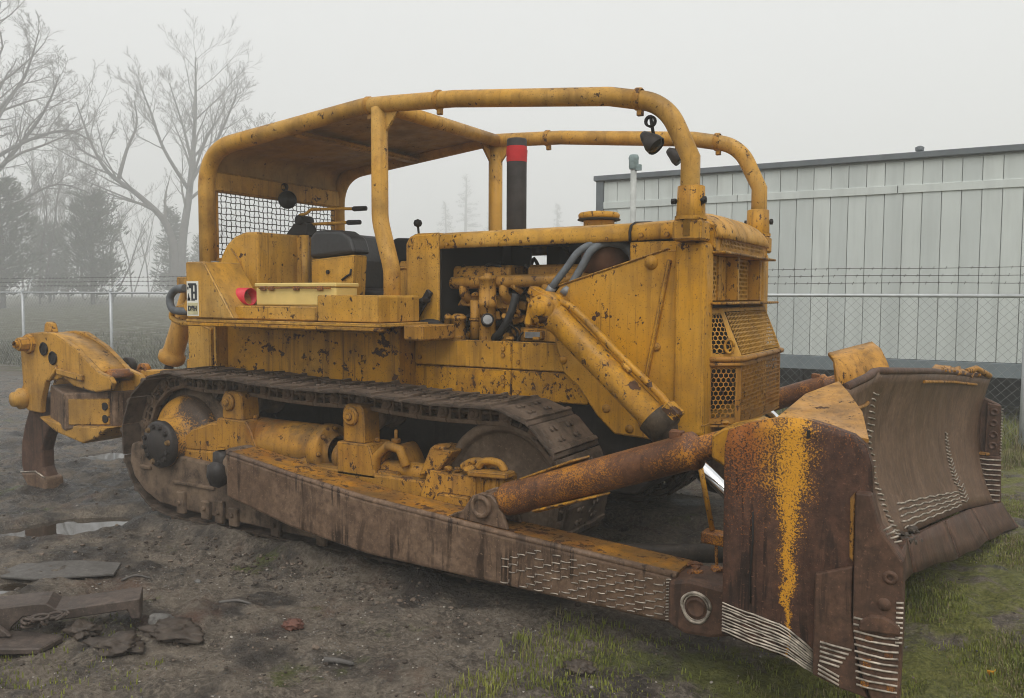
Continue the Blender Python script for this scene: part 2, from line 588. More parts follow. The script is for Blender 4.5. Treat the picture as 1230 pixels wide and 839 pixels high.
END_PLATE = steel('end_plate_steel', a=(.075, .036, .026), b=(.16, .080, .050), dark=(.030, .019, .015), stains=.95, bump=.7, paint=end_plate_paint, seed=.5)

def flecks(m, v):
    n = m.noise(m.map(v, (9, 9, 60)), 1.0, 5, .7)
    return m.math('MULTIPLY', m.step(n, .62, .70), .8), (.40, .16, .03)
MOLD = steel('moldboard_steel', a=(.16, .095, .060), b=(.23, .145, .095), dark=(.08, .048, .032), stains=.5, rough=.48, seed=1.2, bump=.3)
LIP = yellow('worn_orange_lip', base=(.50, .23, .03), dusty=(.40, .20, .06), chip=.9, rust=.6, streak=.3, grime=.5, seed=9.1)

def haze_free(name):
    return None
MUD_YEL = steel('muddy_yellow_lug', a=(.20, .12, .05), b=(.30, .17, .05), dark=(.06, .04, .025), seed=6.6, dusty=(.16, .11, .07), wet=False)
ARM_TOP = yellow('arm_top_paint', base=(.50, .21, .012), dusty=(.34, .16, .03), chip=1.5, rust=1.2, streak=.2, grime=.8, bare=.25, seed=13.0, rough=.34)

# ------------------------------------------------------------------ ground
def ground_h(x, y):
    x, y = np.asarray(x, float), np.asarray(y, float)
    near = np.exp(-(((x - 2) / 14) ** 2 + ((y + 1) / 12) ** 2))
    h = .10 * (fbm(x * .35 + 3, y * .35 + 9, 3) - .5)
    n2 = fbm(x * 1.7 + 20, y * 1.7, 4) - .5
    n3 = fbm(x * 7 + 40, y * 7 + 11, 4) - .5
    n4 = fbm(x * 19 + 4, y * 19 + 17, 3) - .5
    rough_ = .6 + .8 * fbm(x * .8 + 31, y * .8 + 2, 2)
    h = h + near * (.085 * n2 + rough_ * (.075 * n3 + .050 * n4))
    # churned ruts on the muddy side
    mud = np.clip((3.3 - x) / 2.0, 0, 1) * np.clip((y + 6) / 1.5, 0, 1)
    rut = fbm((x * .9 + y * .25) * .9 + 5, (y - x * .25) * 3.2, 4) - .5
    h = h + near * mud * .10 * rut * np.clip((1.6 - np.abs(y - .2)) / 1.0 + (x < -.3), 0, 1)
    # the machine's bed is pressed flat
    bed = np.clip(1.25 - np.maximum(np.abs(x - 1.35) / 2.0, np.abs(np.abs(y) - 1.07) / .34), 0, .25) * 4
    h = h * (1 - bed) + .045 * bed
    # berm squeezed out along the near track
    berm = np.exp(-((y + 1.44) / .10) ** 2) * np.clip((x + .1) * 3, 0, 1) * np.clip((2.7 - x) * 3, 0, 1)
    h = h + berm * (.055 + .10 * n3)
    # hollows that hold water
    for cx, cy, a, b, rot, dep in PUDDLES:
        c, s = math.cos(rot), math.sin(rot)
        u, w = ((x - cx) * c + (y - cy) * s) / a, (-(x - cx) * s + (y - cy) * c) / b
        g = np.exp(-(u * u + w * w) ** 1.5)
        r_ = np.sqrt(u * u + w * w)
        h = h * (1 - .75 * g) - dep * g + .030 * np.exp(-((r_ - 1.15) / .35) ** 2)
    # low bank under the trees beyond the fence
    h = h + np.clip((y - 9) / 40, 0, 1) * np.clip((-2 - x) / 10, 0, 1) * 1.2
    # lower lip by the blade
    h = h - .04 * np.exp(-(((x - 5.0) / .9) ** 2 + ((y + 1.2) / 1.4) ** 2))
    return h
PUDDLES = [(-.72, -1.70, .27, .62, R(-28), .09), (-1.0, -2.2, .22, .35, R(-35), .08), (.26, -2.70, .18, .24, R(20), .08), (-2.9, .2, .45, .35, .5, .07), (-2.2, -1.1, .3, .2, .3, .06)]

def axis_pts(lo, hi, step, out_lo, out_hi):
    a = list(np.arange(lo, hi + 1e-6, step))
    s, p, L = step, lo, []
    while p > out_lo:
        s *= 1.12
        p -= s
        L.append(max(p, out_lo))
    s, p, H = step, a[-1], []
    while p < out_hi:
        s *= 1.12
        p += s
        H.append(min(p, out_hi))
    return np.array(L[::-1] + a + H)
gx = axis_pts(-4.5, 6.6, .028, -245, 245)
gy = axis_pts(-4.2, 3.2, .028, -245, 245)
GX, GY = np.meshgrid(gx, gy)
GZ = ground_h(GX, GY)
nx, ny = len(gx), len(gy)
gv = np.stack([GX.ravel(), GY.ravel(), GZ.ravel()], 1)
ii, jj = np.meshgrid(np.arange(nx - 1), np.arange(ny - 1))
a0 = (jj * nx + ii).ravel()
gf = np.stack([a0, a0 + 1, a0 + nx + 1, a0 + nx], 1)
gme = bpy.data.meshes.new('ground')
gme.vertices.add(len(gv))
gme.vertices.foreach_set('co', gv.ravel())
gme.loops.add(gf.size)
gme.loops.foreach_set('vertex_index', gf.ravel())
gme.polygons.add(len(gf))
gme.polygons.foreach_set('loop_start', np.arange(0, gf.size, 4))
gme.polygons.foreach_set('use_smooth', np.ones(len(gf), bool))
gme.update()

def ground_mat():
    m = NT('mud_and_gravel')
    p = m.pos
    xyz = m.sep(p)
    n_big = m.noise(p, .9, 5, .6)
    n_mid = m.noise(p, 4.5, 7, .68)
    n_fin = m.noise(p, 38, 6, .7)
    c = m.mix(m.step(n_mid, .36, .64), (.070, .058, .048), (.17, .140, .110))
    c = m.mix(m.step(n_fin, .44, .66, 0, .85), c, (.26, .22, .175))
    dark = m.noise(m.map(p, (1, 1, 1), (3, 8, 0)), 2.1, 6, .65)
    c = m.mix(m.step(dark, .50, .62, 0, .9), c, (.034, .028, .024))
    left = m.math('MULTIPLY', m.step(m.math('ADD', xyz['X'], m.math('MULTIPLY', n_big, 2.0)), 1.6, -.2), m.step(xyz['Y'], 5.2, 4.0))
    c = m.mix(m.math('MULTIPLY', left, m.step(n_mid, .62, .42, 0, .85)), c, (.026, .023, .021))
    red = m.noise(m.map(p, (1, 1, 1), (13, 2, 0)), 1.5, 6, .7)
    c = m.mix(m.step(red, .56, .72, 0, .75), c, (.105, .052, .032))
    # pale stones pressed into the mud
    vo = m.vor(p, 42)
    st = m.math('MULTIPLY', m.math('LESS_THAN', vo.outputs['Distance'], .23), m.step(m.noise(p, 3.0, 3), .45, .6))
    c = m.mix(m.math('MULTIPLY', st, .7), c, m.mix(m.noise(p, 90, 2), (.13, .12, .11), (.33, .30, .27)))
    # moss and thin grass: everywhere a little, thick to the right and beyond the fence
    moss = m.noise(m.map(p, (1, 1, 1), (5, 5, 0)), 1.9, 7, .7)
    side = m.step(m.math('ADD', xyz['X'], m.math('MULTIPLY', n_big, 1.6)), 4.2, 5.4)
    behind = m.step(m.math('ADD', xyz['Y'], m.math('MULTIPLY', n_big, 1.5)), 4.8, 7.0)
    g = m.math('MAXIMUM', side, behind)
    thr = m.step(g, 0, 1, .60, .40)
    mm = m.step(m.math('SUBTRACT', moss, thr), 0, .08, 0, .85)
    gcol = m.mix(m.step(n_fin, .3, .7), (.045, .055, .014), (.115, .125, .032))
    straw = m.mix(m.step(n_mid, .4, .65), gcol, (.20, .16, .085))
    gcol = m.mix(m.math('MULTIPLY', behind, .35), gcol, straw)
    gcol = m.mix(m.math('MULTIPLY', side, m.step(xyz['Y'], 5.4, 4.6)), gcol, m.mix(m.step(n_fin, .35, .65), (.075, .085, .016), (.20, .20, .045)))
    far_ = m.math('MULTIPLY', behind, m.step(xyz['X'], 2.0, -3.0))
    c = m.mix(m.math('MULTIPLY', far_, .8), c, m.mix(m.step(n_mid, .4, .62), (.040, .038, .030), (.085, .078, .056)))
    gcol = m.mix(m.math('MULTIPLY', far_, .7), gcol, (.06, .06, .036))
    c = m.mix(mm, c, gcol)
    wet = m.math('MAXIMUM', m.step(dark, .48, .66), m.math('MULTIPLY', left, m.step(n_mid, .64, .46)))
    rg = m.step(wet, 0, 1, .75, .26)
    h = m.math('ADD', m.math('MULTIPLY', n_fin, .7), m.math('ADD', m.math('MULTIPLY', n_mid, .8), m.math('MULTIPLY', st, .5)))
    m.set(color=c, rough=rg, spec=m.step(wet, 0, 1, .10, .38), normal=m.bump(h, 1.0, .045))
    return m.m
gme.materials.append(ground_mat())
tag(linked('ground', gme), kind='structure')

wm = NT('puddle_water')
wm.set(color=(.035, .026, .018), rough=.03, spec=.9, normal=wm.bump(wm.noise(wm.pos, 9, 2), .02, .004))
wm.bsdf.inputs['IOR'].default_value = 1.9
for k, (cx, cy_, a, b, rot, dep) in enumerate(PUDDLES):
    c, s = math.cos(rot), math.sin(rot)
    ring = []
    for i in range(28):
        t = 2 * PI * i / 28
        rr = 1.12 + .10 * math.sin(3 * t + k) + .07 * math.sin(5 * t)
        u, w = a * rr * math.cos(t), b * rr * math.sin(t)
        ring.append((cx + u * c - w * s, cy_ + u * s + w * c, -.028 - .003 * k))
    mb = MB()
    mb.add(ring, [tuple(range(28))])
    tag(mb.build('puddle', wm.m), kind='structure')

# gravel and clods lying loose
rnd = random.Random(11)
from mathutils import noise as mnoise
def lump_mesh(mb, r, seed, flat=.4, rough=.35, sub=4):
    """a ragged clod: many-octave noise on a ball, flattened"""
    bm = bmesh.new()
    bmesh.ops.create_icosphere(bm, subdivisions=sub, radius=1.0)
    o = Vector((seed * 3.1, seed * 1.7, seed))
    vs = []
    for v in bm.verts:
        p = v.co.copy()
        k = 1 + rough * (mnoise.noise(p * 1.6 + o) + .55 * mnoise.noise(p * 3.7 + o) + .35 * mnoise.noise(p * 9 + o) + .2 * mnoise.noise(p * 19 + o))
        p *= k
        vs.append(Vector((p.x * r * 1.2, p.y * r * .85, p.z * r * flat)))
    mb.add(vs, [tuple(v.index for v in f.verts) for f in bm.faces], True)
    bm.free()

def rock_mesh(mb, c, r, seed, flat=.7, sub=1):
    bm = bmesh.new()
    bmesh.ops.create_icosphere(bm, subdivisions=sub, radius=1.0)
    q = random.Random(seed)
    ax = [Vector((q.uniform(-1, 1), q.uniform(-1, 1), q.uniform(-1, 1))).normalized() for _ in range(5)]
    of = [q.uniform(.45, .85) for _ in range(5)]
    s3 = (r * q.uniform(.8, 1.3), r * q.uniform(.7, 1.1), r * flat)
    rz = Matrix.Rotation(q.uniform(0, 6.28), 3, 'Z')
    vs = []
    for v in bm.verts:
        p = v.co.copy()
        for a, o in zip(ax, of):
            d = p.dot(a)
            if d > o:
                p -= a * (d - o) * .85
        p *= q.uniform(.93, 1.07)
        p = rz @ Vector((p.x * s3[0], p.y * s3[1], p.z * s3[2]))
        vs.append(p + Vector(c))
    mb.add(vs, [tuple(v.index for v in f.verts) for f in bm.faces])
    bm.free()

STONE = steel('wet_grey_stone', a=(.10, .095, .088), b=(.21, .20, .185), dark=(.05, .046, .042), stains=.1, rough=.5, wet=True, seed=3.3)
MUDC = steel('mud_clod', a=(.065, .05, .04), b=(.11, .085, .065), dark=(.035, .028, .023), stains=.1, rough=.5, seed=5.3)
def scatter_rocks(name, mats, pts, label, cat):
    """thousands of small stones from a dozen shapes, one mesh of kind stuff"""
    shapes = []
    for k in range(14):
        t = MB()
        rock_mesh(t, (0, 0, 0), 1.0, 500 + k, .65, 1 if k % 2 else 2)
        shapes.append((np.array(t.v), t.f))
    q = np.random.RandomState(3)
    V, F, Mi, o = [], [], [], 0
    hz = ground_h(pts[:, 0], pts[:, 1])
    for i, (x, y, r) in enumerate(pts):
        v, f = shapes[q.randint(14)]
        a = q.uniform(0, 2 * PI)
        c, s_ = math.cos(a), math.sin(a)
        w = v * r
        V.append(np.stack([w[:, 0] * c - w[:, 1] * s_ + x, w[:, 0] * s_ + w[:, 1] * c + y, w[:, 2] + hz[i] + r * .2], 1))
        F += [tuple(j + o for j in g) for g in f]
        Mi += [q.randint(len(mats))] * len(f)
        o += len(v)
    me = bpy.data.meshes.new(name)
    me.from_pydata(np.concatenate(V).tolist(), [], F)
    for m_ in mats:
        me.materials.append(m_)
    me.polygons.foreach_set('material_index', Mi)
    me.update()
    tag(linked(name, me), label, cat, kind='stuff')
STONE_LT = plain('pale_pebble', (.30, .27, .235), .55, var=.35, scale=5)
STONE_BR = plain('brown_pebble', (.15, .115, .088), .55, var=.4, scale=5)
q = np.random.RandomState(21)
P1 = np.stack([q.uniform(-1.2, 6.2, 2200), q.uniform(-3.9, 2.4, 2200), .003 + .008 * q.rand(2200) ** 2.5], 1)
P2 = np.stack([q.uniform(.6, 5.4, 6500), q.uniform(-3.7, -1.6, 6500), .0025 + .0055 * q.rand(6500) ** 2], 1)
keep = fbm(P2[:, 0] * 1.3 + 7, P2[:, 1] * 1.3 + 3, 3) + q.normal(0, .06, 6500) > .45
scatter_rocks('gravel', [STONE, STONE_LT, STONE_BR, STONE_BR, MUDC], np.concatenate([P1, P2[keep]]), 'small loose stones scattered over the wet mud', 'gravel')
P3 = np.stack([q.uniform(-4.2, 3.4, 1500), q.uniform(-3.8, 2.2, 1500), .006 + .016 * q.rand(1500) ** 3], 1)
nb_ = q.rand(1500) < .4
P3[nb_, 0], P3[nb_, 1] = q.normal(1.5, .8, nb_.sum()), -1.5 - np.abs(q.normal(0, .22, nb_.sum()))
scatter_rocks('mud_clods', [MUDC, MUDC, STONE_BR], P3, 'dark mud lumps thrown up along the tracks', 'mud')

# grass
def grass_mat(name, a, b):
    m = NT(name)
    n = m.noise(m.pos, 3.5, 4, .6)
    oi = m.t.nodes.new('ShaderNodeObjectInfo')
    c = m.mix(m.step(n, .3, .7), a, b)
    c = m.mix(m.step(m.noise(m.pos, 30, 3), .45, .7, 0, .6), c, tuple(x * .55 for x in a))
    m.set(color=c, rough=.55, spec=.3)
    return m.m
def blades(mb, x, y, z, h, n, q, spread=.03, wid=.0035):
    for _ in range(n):
        a = q.uniform(0, 2 * PI)
        px, py = x + q.gauss(0, spread), y + q.gauss(0, spread)
        hh = h * q.uniform(.45, 1.1)
        lean = q.uniform(.1, .75) * hh
        dx, dy = math.cos(a), math.sin(a)
        wx, wy = -dy * wid, dx * wid
        p1 = (px + dx * lean * .35, py + dy * lean * .35, z + hh * .6)
        p2 = (px + dx * lean, py + dy * lean, z + hh)
        mb.add([(px - wx, py - wy, z - .01), (px + wx, py + wy, z - .01), (p1[0] + wx * .8, p1[1] + wy * .8, p1[2]), (p1[0] - wx * .8, p1[1] - wy * .8, p1[2]), p2], [(0, 1, 2, 3), (3, 2, 4)])
GRASS = grass_mat('damp_grass', (.12, .145, .022), (.25, .255, .05))
FIELD = grass_mat('dull_field_grass', (.045, .048, .026), (.085, .085, .048))
DRYGR = grass_mat('straw_grass', (.17, .14, .065), (.25, .21, .11))
q = random.Random(5)
mb, md, mf_ = MB(), MB(), MB()
spots = []
while len(spots) < 17000:
    x, y = q.uniform(3.2, 6.2), q.uniform(-2.7, 5.2)
    dens = min(max((x - 4.0 + .35 * q.random()) / 1.0, .0), 1) * (.25 if y < -1.0 and x < 4.6 else 1)
    if -2.7 < y < -1.4 and 3.2 < x < 4.9:
        dens = max(dens, .30)
    cl = float(fbm(np.array([x * 1.5 + 5]), np.array([y * 1.5]), 4)[0])
    if q.random() < dens * min(max((cl - .40) * 7, 0), 1):
        spots.append((x, y, cl))
hz = ground_h([s[0] for s in spots], [s[1] for s in spots])
for (x, y, cl), z in zip(spots, hz):
    tall = .012 + .022 * max(cl - .42, 0) * 4
    if y > 2.6:
        tall *= 1.0 + (y - 2.6) * .9
    dry = q.random() < (.16 + .25 * (x > 5.2) + .25 * (y > 3))
    blades(md if dry else mb, x, y, float(z), tall, 5, q, .022, .0026)
for k in range(2600):      # rank growth along and behind the fence
    x, y = q.uniform(2.6, 8.5), 5.3 + abs(q.gauss(0, .9)) - .3
    blades(md if q.random() < .35 else mb, x, y, float(ground_h(x, y)), q.uniform(.08, .30), 6, q, .05, .004)
for k in range(2400):     # field beyond the left fence
    x, y = q.uniform(-24, -2), 5.6 + abs(q.gauss(0, 5))
    blades(mf_, x, y, float(ground_h(x, y)), q.uniform(.06, .22), 6, q, .12, .008)
for k in range(900):      # sparse moss and sprouts on the mud
    x, y = q.uniform(.8, 4.4), q.uniform(-3.4, -1.7)
    if fbm(np.array([x * 1.1 + 9]), np.array([y * 1.1 + 4]), 3)[0] > .55:
        blades(mb, x, y, float(ground_h(x, y)), .018, 5, q, .03, .003)
tag(mb.build('grass', GRASS, fix=False), 'short green grass in front of the blade and along the fence', 'grass', kind='stuff')
tag(mf_.build('field_grass', FIELD, fix=False), 'dull rough grass on the field beyond the left part of the fence', 'grass', kind='stuff')
tag(md.build('dry_grass', DRYGR, fix=False), 'straw coloured dead grass mixed through the green', 'grass', kind='stuff')

# ------------------------------------------------------------------ fence
FY, FT = 5.3, 1.74
fence = empty('chain_link_fence', (0, FY, 0), 'galvanised chain link fence with barbed wire arms behind the yellow machine', 'fence')
posts = [-13.72 + 3.187 * k for k in range(-3, 9)]
x0, x1 = posts[0], posts[-1]
pme = MB().cyl((0, 0, -.3), (0, 0, FT + .02), .030, 10).lathe([(0, .036), (.03, .034), (.05, .01)], (0, 0, FT), (0, 0, 1), 10).mesh('post', GALV)
ame = MB().beam((0, 0, FT + .02), (0, .27, FT + .30), .03, .012).mesh('barb_arm', GALV)
for x in posts:
    p = linked('post', pme, fence)
    p.location = (x, 0, 0)
    a = linked('barb_arm', ame, p)
MB().cyl((x0, 0, FT - .03), (x1, 0, FT - .03), .021, 10).build('top_rail', GALV, fence)
bw = MB()
for k in range(3):
    yy, zz = .09 + .085 * k, FT + .115 + .088 * k
    bw = MB()
    pts = []
    n = int((x1 - x0) / .8)
    for i in range(n + 1):
        pts.append((x0 + (x1 - x0) * i / n, yy, zz + .006 * math.sin(i * 2.1 + k)))
    bw.tube(pts, .0032, 4, False)
    for i in range(int((x1 - x0) / .13)):
        x = x0 + .13 * i + .03 * k
        bw.cyl((x - .006, yy - .016, zz - .014), (x + .006, yy + .016, zz + .014), .0022, 3).cyl((x + .006, yy - .014, zz + .016), (x - .006, yy + .014, zz - .016), .0022, 3)
    bw.build('barbed_wire', WIRE_DK, fence, fix=False)
# woven zig-zag wires
W, vs, fs = .052, [], []
nz = int((FT - .05) / W)
def zig(xc, flip):
    r = .0021
    o = len(vs)
    for i in range(nz * 1 + 1):
        x = xc + (W / 2 if (i % 2) ^ flip else -W / 2)
        yy = .004 if (i % 2) ^ flip else -.004
        z = .03 + i * W
        for dx, dy in ((-r, 0), (0, -r), (r, 0), (0, r)):
            vs.append((x + dx, yy + dy, z))
    for i in range(nz):
        for j in range(4):
            fs.append((o + i * 4 + j, o + i * 4 + (j + 1) % 4, o + (i + 1) * 4 + (j + 1) % 4, o + (i + 1) * 4 + j))
k = 0
x = x0
while x < x1:
    zig(x, k % 2)
    x += W
    k += 1
mb = MB()
mb.v, mb.f, mb.sm = vs, fs, [False] * len(fs)
tag(mb.build('chain_link_mesh', WIRE, fence, fix=False), kind='stuff')

# ------------------------------------------------------------------ long grey trailer building
TY = 7.4
TX0, TX1, TZ0, TZ1 = -.62, 10.4, .84, 3.60
def siding():
    m = NT('weathered_grey_siding')
    oi = m.t.nodes.new('ShaderNodeObjectInfo')
    c = m.mix(oi.outputs['Random'], (.48, .515, .50), (.57, .605, .58))
    st = m.noise(m.map(m.pos, (5, 5, .5)), 1.0, 5, .6)
    c = m.mix(m.step(st, .45, .75, 0, .55), c, (.36, .385, .37))
    n = m.noise(m.pos, 1.1, 4)
    c = m.mix(m.step(n, .4, .7, 0, .35), c, (.43, .455, .44))
    m.set(color=c, rough=.65, spec=.3, normal=m.bump(m.noise(m.map(m.pos, (30, 30, 2)), 1.0, 3), .15, .01))
    return m.m
SIDING = siding()
TRIM = plain('dark_grey_trim', (.115, .13, .14), .55, var=.2, scale=3)
SKIRT = plain('blue_grey_skirt', (.16, .19, .205), .6, var=.15, scale=2)
tr = empty('trailer_building', ((TX0 + TX1) / 2, TY, 0), 'long pale grey panelled trailer building raised on piers behind the fence', 'building')
def tp(mb, name, mat, bevel=0, par=None):
    mb.v = [(a - (TX0 + TX1) / 2, b - TY, c) for a, b, c in mb.v]
    return mb.build(name, mat, par or tr, bevel)
tp(MB().box(TX0 + .03, TX1, TY + .03, TY + 3.0, TZ0, TZ1 - .02), 'wall', SIDING)
bw_ = .235
n = int((TX1 - TX0 - .1) / bw_)
q = random.Random(3)
for i in range(n):
    xa = TX0 + .10 + i * bw_
    d = q.uniform(0, .006)
    tp(MB().box(xa + .004, xa + bw_ - .004, TY - d, TY + .035, TZ0, 3.115), 'siding_panel', SIDING, .003)
    tp(MB().box(xa + .004, xa + bw_ - .004, TY - q.uniform(0, .005), TY + .035, 3.215, TZ1 - .06), 'siding_panel', SIDING, .003)
for i in range(5):
    xa = TX0 + .1 + i * 2.2
    tp(MB().box(xa, min(xa + 2.19, TX1), TY - .022 - .004 * (i % 2), TY + .02, 3.11, 3.22), 'belt_band', SIDING, .004)
tp(MB().box(TX0 - .03, TX0 + .10, TY - .03, TY + 3.02, TZ0 - .02, TZ1 - .03), 'corner_trim', TRIM, .006)
tp(MB().box(TX0 - .06, TX1 + .05, TY - .07, TY + 3.1, TZ1 - .035, TZ1 + .05), 'roof_edge', TRIM, .008)
tp(MB().prism([(TY - .04, TZ1 + .05), (TY + 3.05, TZ1 + .05), (TY + 1.5, TZ1 + .13)], 'x', TX0 - .03, TX1 + .02), 'roof', SKIRT)
tp(MB().box(TX0 - .02, TX1 + .01, TY - .035, TY + 2.9, TZ0 - .20, TZ0 - .005), 'skirt_beam', SKIRT, .006)
for xv in (4.1, 5.42):
    tp(MB().cyl((xv, TY + .35, TZ1 + .05), (xv, TY + .35, TZ1 + .13), .035, 10).lathe([(0, .055), (.05, .06), (.07, .02)], (xv, TY + .35, TZ1 + .12), (0, 0, 1), 10), 'roof_vent', TRIM)
PIER = plain('concrete_pier', (.10, .10, .095), .8, var=.3, scale=7)
for xv in (-.2, 2.0, 4.2, 6.4, 8.6):
    for yv in (.35, 2.4):
        tp(MB().box(xv - .2, xv + .2, TY + yv - .2, TY + yv + .2, -.2, .22).box(xv - .19, xv + .19, TY + yv - .19, TY + yv + .19, .22, .635), 'pier', PIER, .008)
tp(MB().box(TX0, TX1, TY + 2.72, TY + 2.78, -.2, TZ0 - .2), 'underside_shade_panel', TRIM)  # panel added along the far side to keep the underside dark
for xv in (5.9, 7.3):
    tp(MB().lathe([(-.12, .1), (-.12, .42), (-.08, .46), (.08, .46), (.12, .42), (.12, .1)], (xv, TY + .6, .44), (0, 1, 0), 24), 'wheel', BLACK)

# vent pole behind the machine
pl = empty('pole', (.63, 5.85, 0), 'slim grey pipe pole with a ragged cap in front of the grey trailer building', 'pole')
MB().cyl((0, 0, -.2), (0, 0, 3.52), .043, 12).build('pipe', plain('weathered_pipe', (.38, .39, .37), .6, var=.25, scale=5), pl)
MB().lathe([(0, .058), (.03, .07), (.12, .068), (.16, .075), (.20, .06), (.205, 0)], (0, 0, 3.47), (0, 0, 1), 9).box(.03, .11, -.03, .03, 3.45, 3.53).build('cap', plain('grey_green_cap', (.20, .26, .26), .6, var=.3), pl)

# ------------------------------------------------------------------ trees in the fog
BARK = plain('wet_bark', (.10, .092, .085), .8, var=.3, scale=6)
TWIG = plain('bare_twigs', (.13, .118, .108), .8, var=.2, scale=2)
NEEDLE = grass_mat('dull_needles', (.065, .08, .055), (.12, .135, .095))

def limb(mb, p, d, ln, r, q, level, maxl, nch, up=.25, wander=.22, tw=None, ratio=.52):
    """a bending limb with side limbs, down to twigs"""
    k = (7, 6, 5, 4, 3)[min(level, 4)]
    ns = (9, 7, 5, 3, 3)[min(level, 4)]
    pts, rs = [Vector(p)], [r]
    d = Vector(d).normalized()
    for i in range(k):
        d = (d + Vector((q.gauss(0, wander), q.gauss(0, wander), q.gauss(0, wander * .6) + up * .35))).normalized()
        pts.append(pts[-1] + d * ln / k)
        rs.append(max(r * (1 - .85 * (i + 1) / k), .0036))
    (tw if (tw is not None and level >= 2) else mb).tube(pts, rs, ns, level < 2)
    grow(mb, pts, rs, ln, q, level, maxl, nch, up, wander, tw, ratio)
def grow(mb, pts, rs, ln, q, level, maxl, nch, up, wander, tw, ratio=.52, t0=.22):
    if level >= maxl:
        return
    k = len(pts) - 1
    n = nch[min(level, len(nch) - 1)]
    for c in range(n):
        t = t0 + (1 - t0) * (c + q.random()) / n
        f = t * k
        i = min(int(f), k - 1)
        pos = pts[i].lerp(pts[i + 1], f - i)
        par = (pts[i + 1] - pts[i]).normalized()
        u, w, _ = frame_of(par)
        a = q.uniform(0, 2 * PI)
        sp = q.uniform(.55, 1.05)
        nd = par * math.cos(sp) + (u * math.cos(a) + w * math.sin(a)) * math.sin(sp)
        nd.z += up
        rr = max((rs[i] + (rs[i + 1] - rs[i]) * (f - i)) * q.uniform(.35, .55), .0036)
        limb(mb, pos, nd, ln * ratio * q.uniform(.65, 1.15) * (1.15 - .55 * t), rr, q, level + 1, maxl, nch, up, wander, tw, ratio)

def bare_tree(loc, label, limbs, seed, maxl=4, nch=(9, 7, 6, 4), up=.22, wander=.16, ratio=.5, group=None):
    """limbs: list of (points, r0, r1) in local coordinates"""
    q = random.Random(seed)
    t = empty('bare_tree', loc, label, 'tree', group)
    t.scale = (FAR, FAR, FAR * .90)
    tr_, tw = MB(), MB()
    for pts, r0, r1 in limbs:
        P = bez(pts, 5)
        n = len(P)
        rs = [r0 + (r1 - r0) * i / (n - 1) for i in range(n)]
        tr_.tube(P, rs, 9)
        ln = sum((P[i + 1] - P[i]).length for i in range(n - 1))
        grow(tw, P, rs, ln, q, 0, maxl, nch, up, wander, tw, ratio, .30)
    tr_.build('trunk', BARK, t, fix=False)
    tw.build('crown', TWIG, t, fix=False)
    return t

def gz(x, y):
    return float(ground_h(x, y))
CAMP = Vector((5.169, -5.225, 0))
def spot(bearing, dist):
    """a place so many metres from the gate post, on a compass bearing in degrees east of north"""
    return CAMP.x + dist * math.sin(R(bearing)), CAMP.y + dist * math.cos(R(bearing))
FAR = 3.0      # the whole stand of trees
def at(bearing, dist):
    x, y = spot(bearing, dist * FAR)
    return (x, y, gz(x, y))
# bearings of pixel columns: -30.45 + atan((u-615)/1000)
def brg(u):
    return -30.45 + math.degrees(math.atan((u - 615) / 1000))

# the tall ash and its crooked neighbour, side axis 'e' runs along the skyline
e = Vector((math.cos(R(52)), math.sin(R(52)), 0))      # to the right as seen across the yard
def L(s, z, y=0.0):
    return (e.x * s - e.y * y, e.y * s + e.x * y, z)
bare_tree(at(brg(217), 30), 'tall bare tree with a straight forked trunk and broad crown beyond the fence',
          [([L(0, -.3), L(.1, 2), L(.35, 3.9), L(.5, 5.6), L(.6, 7.2), L(.62, 8.9, .1)], .17, .016),
           ([L(.40, 4.4), L(1.1, 5.6, .3), L(1.7, 7.1, .4), L(2.0, 8.0, .5)], .075, .012),
           ([L(.35, 4.0), L(-.4, 5.4, -.3), L(-.8, 6.8, -.3), L(-1.1, 7.7, -.2)], .07, .012),
           ([L(.45, 5.0), L(.2, 6.4, .5), L(-.2, 8.0, .6)], .06, .012),
           ([L(.38, 3.7), L(1.3, 4.6, -.4), L(2.3, 5.6, -.5), L(2.6, 6.4, -.5)], .055, .012)], 4, 3, (15, 10, 7), .20, .15, .40)
bare_tree(at(brg(207), 28.5), 'bare tree with a crooked leaning trunk beside the tall forked one',
          [([L(0, -.3), L(.12, 1.5), L(-.15, 2.7), L(-.9, 3.6), L(-1.7, 4.3), L(-2.15, 5.2), L(-2.55, 6.6)], .15, .015),
           ([L(-1.45, 4.1), L(-1.2, 5.1), L(-.9, 6.0), L(-.95, 6.8)], .065, .012),
           ([L(-1.9, 4.7), L(-2.5, 5.1, .2), L(-3.0, 5.9, .3)], .045, .012)], 9, 3, (12, 8, 6), .22, .15, .36)
bare_tree(at(brg(-40), 25), 'large bare tree with drooping branches at the left end of the fence',
          [([L(0, -.3), L(.1, 2.2), L(.3, 4.4), L(.7, 6.3), L(.9, 8.4)], .20, .02),
           ([L(.2, 3.0), L(1.1, 4.3), L(1.8, 5.6, .3), L(2.2, 6.7, .3)], .075, .012),
           ([L(.3, 3.8), L(1.4, 4.6, -.3), L(2.4, 5.0, -.4), L(3.0, 4.7, -.4)], .06, .012),
           ([L(.5, 5.0), L(1.4, 6.4), L(1.8, 7.8)], .055, .012),
           ([L(.1, 2.2), L(1.1, 3.0, .5), L(2.0, 3.6, .6), L(2.8, 3.4, .6)], .05, .012),
           ([L(.2, 1.9), L(.9, 2.5, -.5), L(1.7, 2.9, -.8)], .045, .012)], 21, 3, (16, 10, 7), .12, .17, .38)
q = random.Random(77)
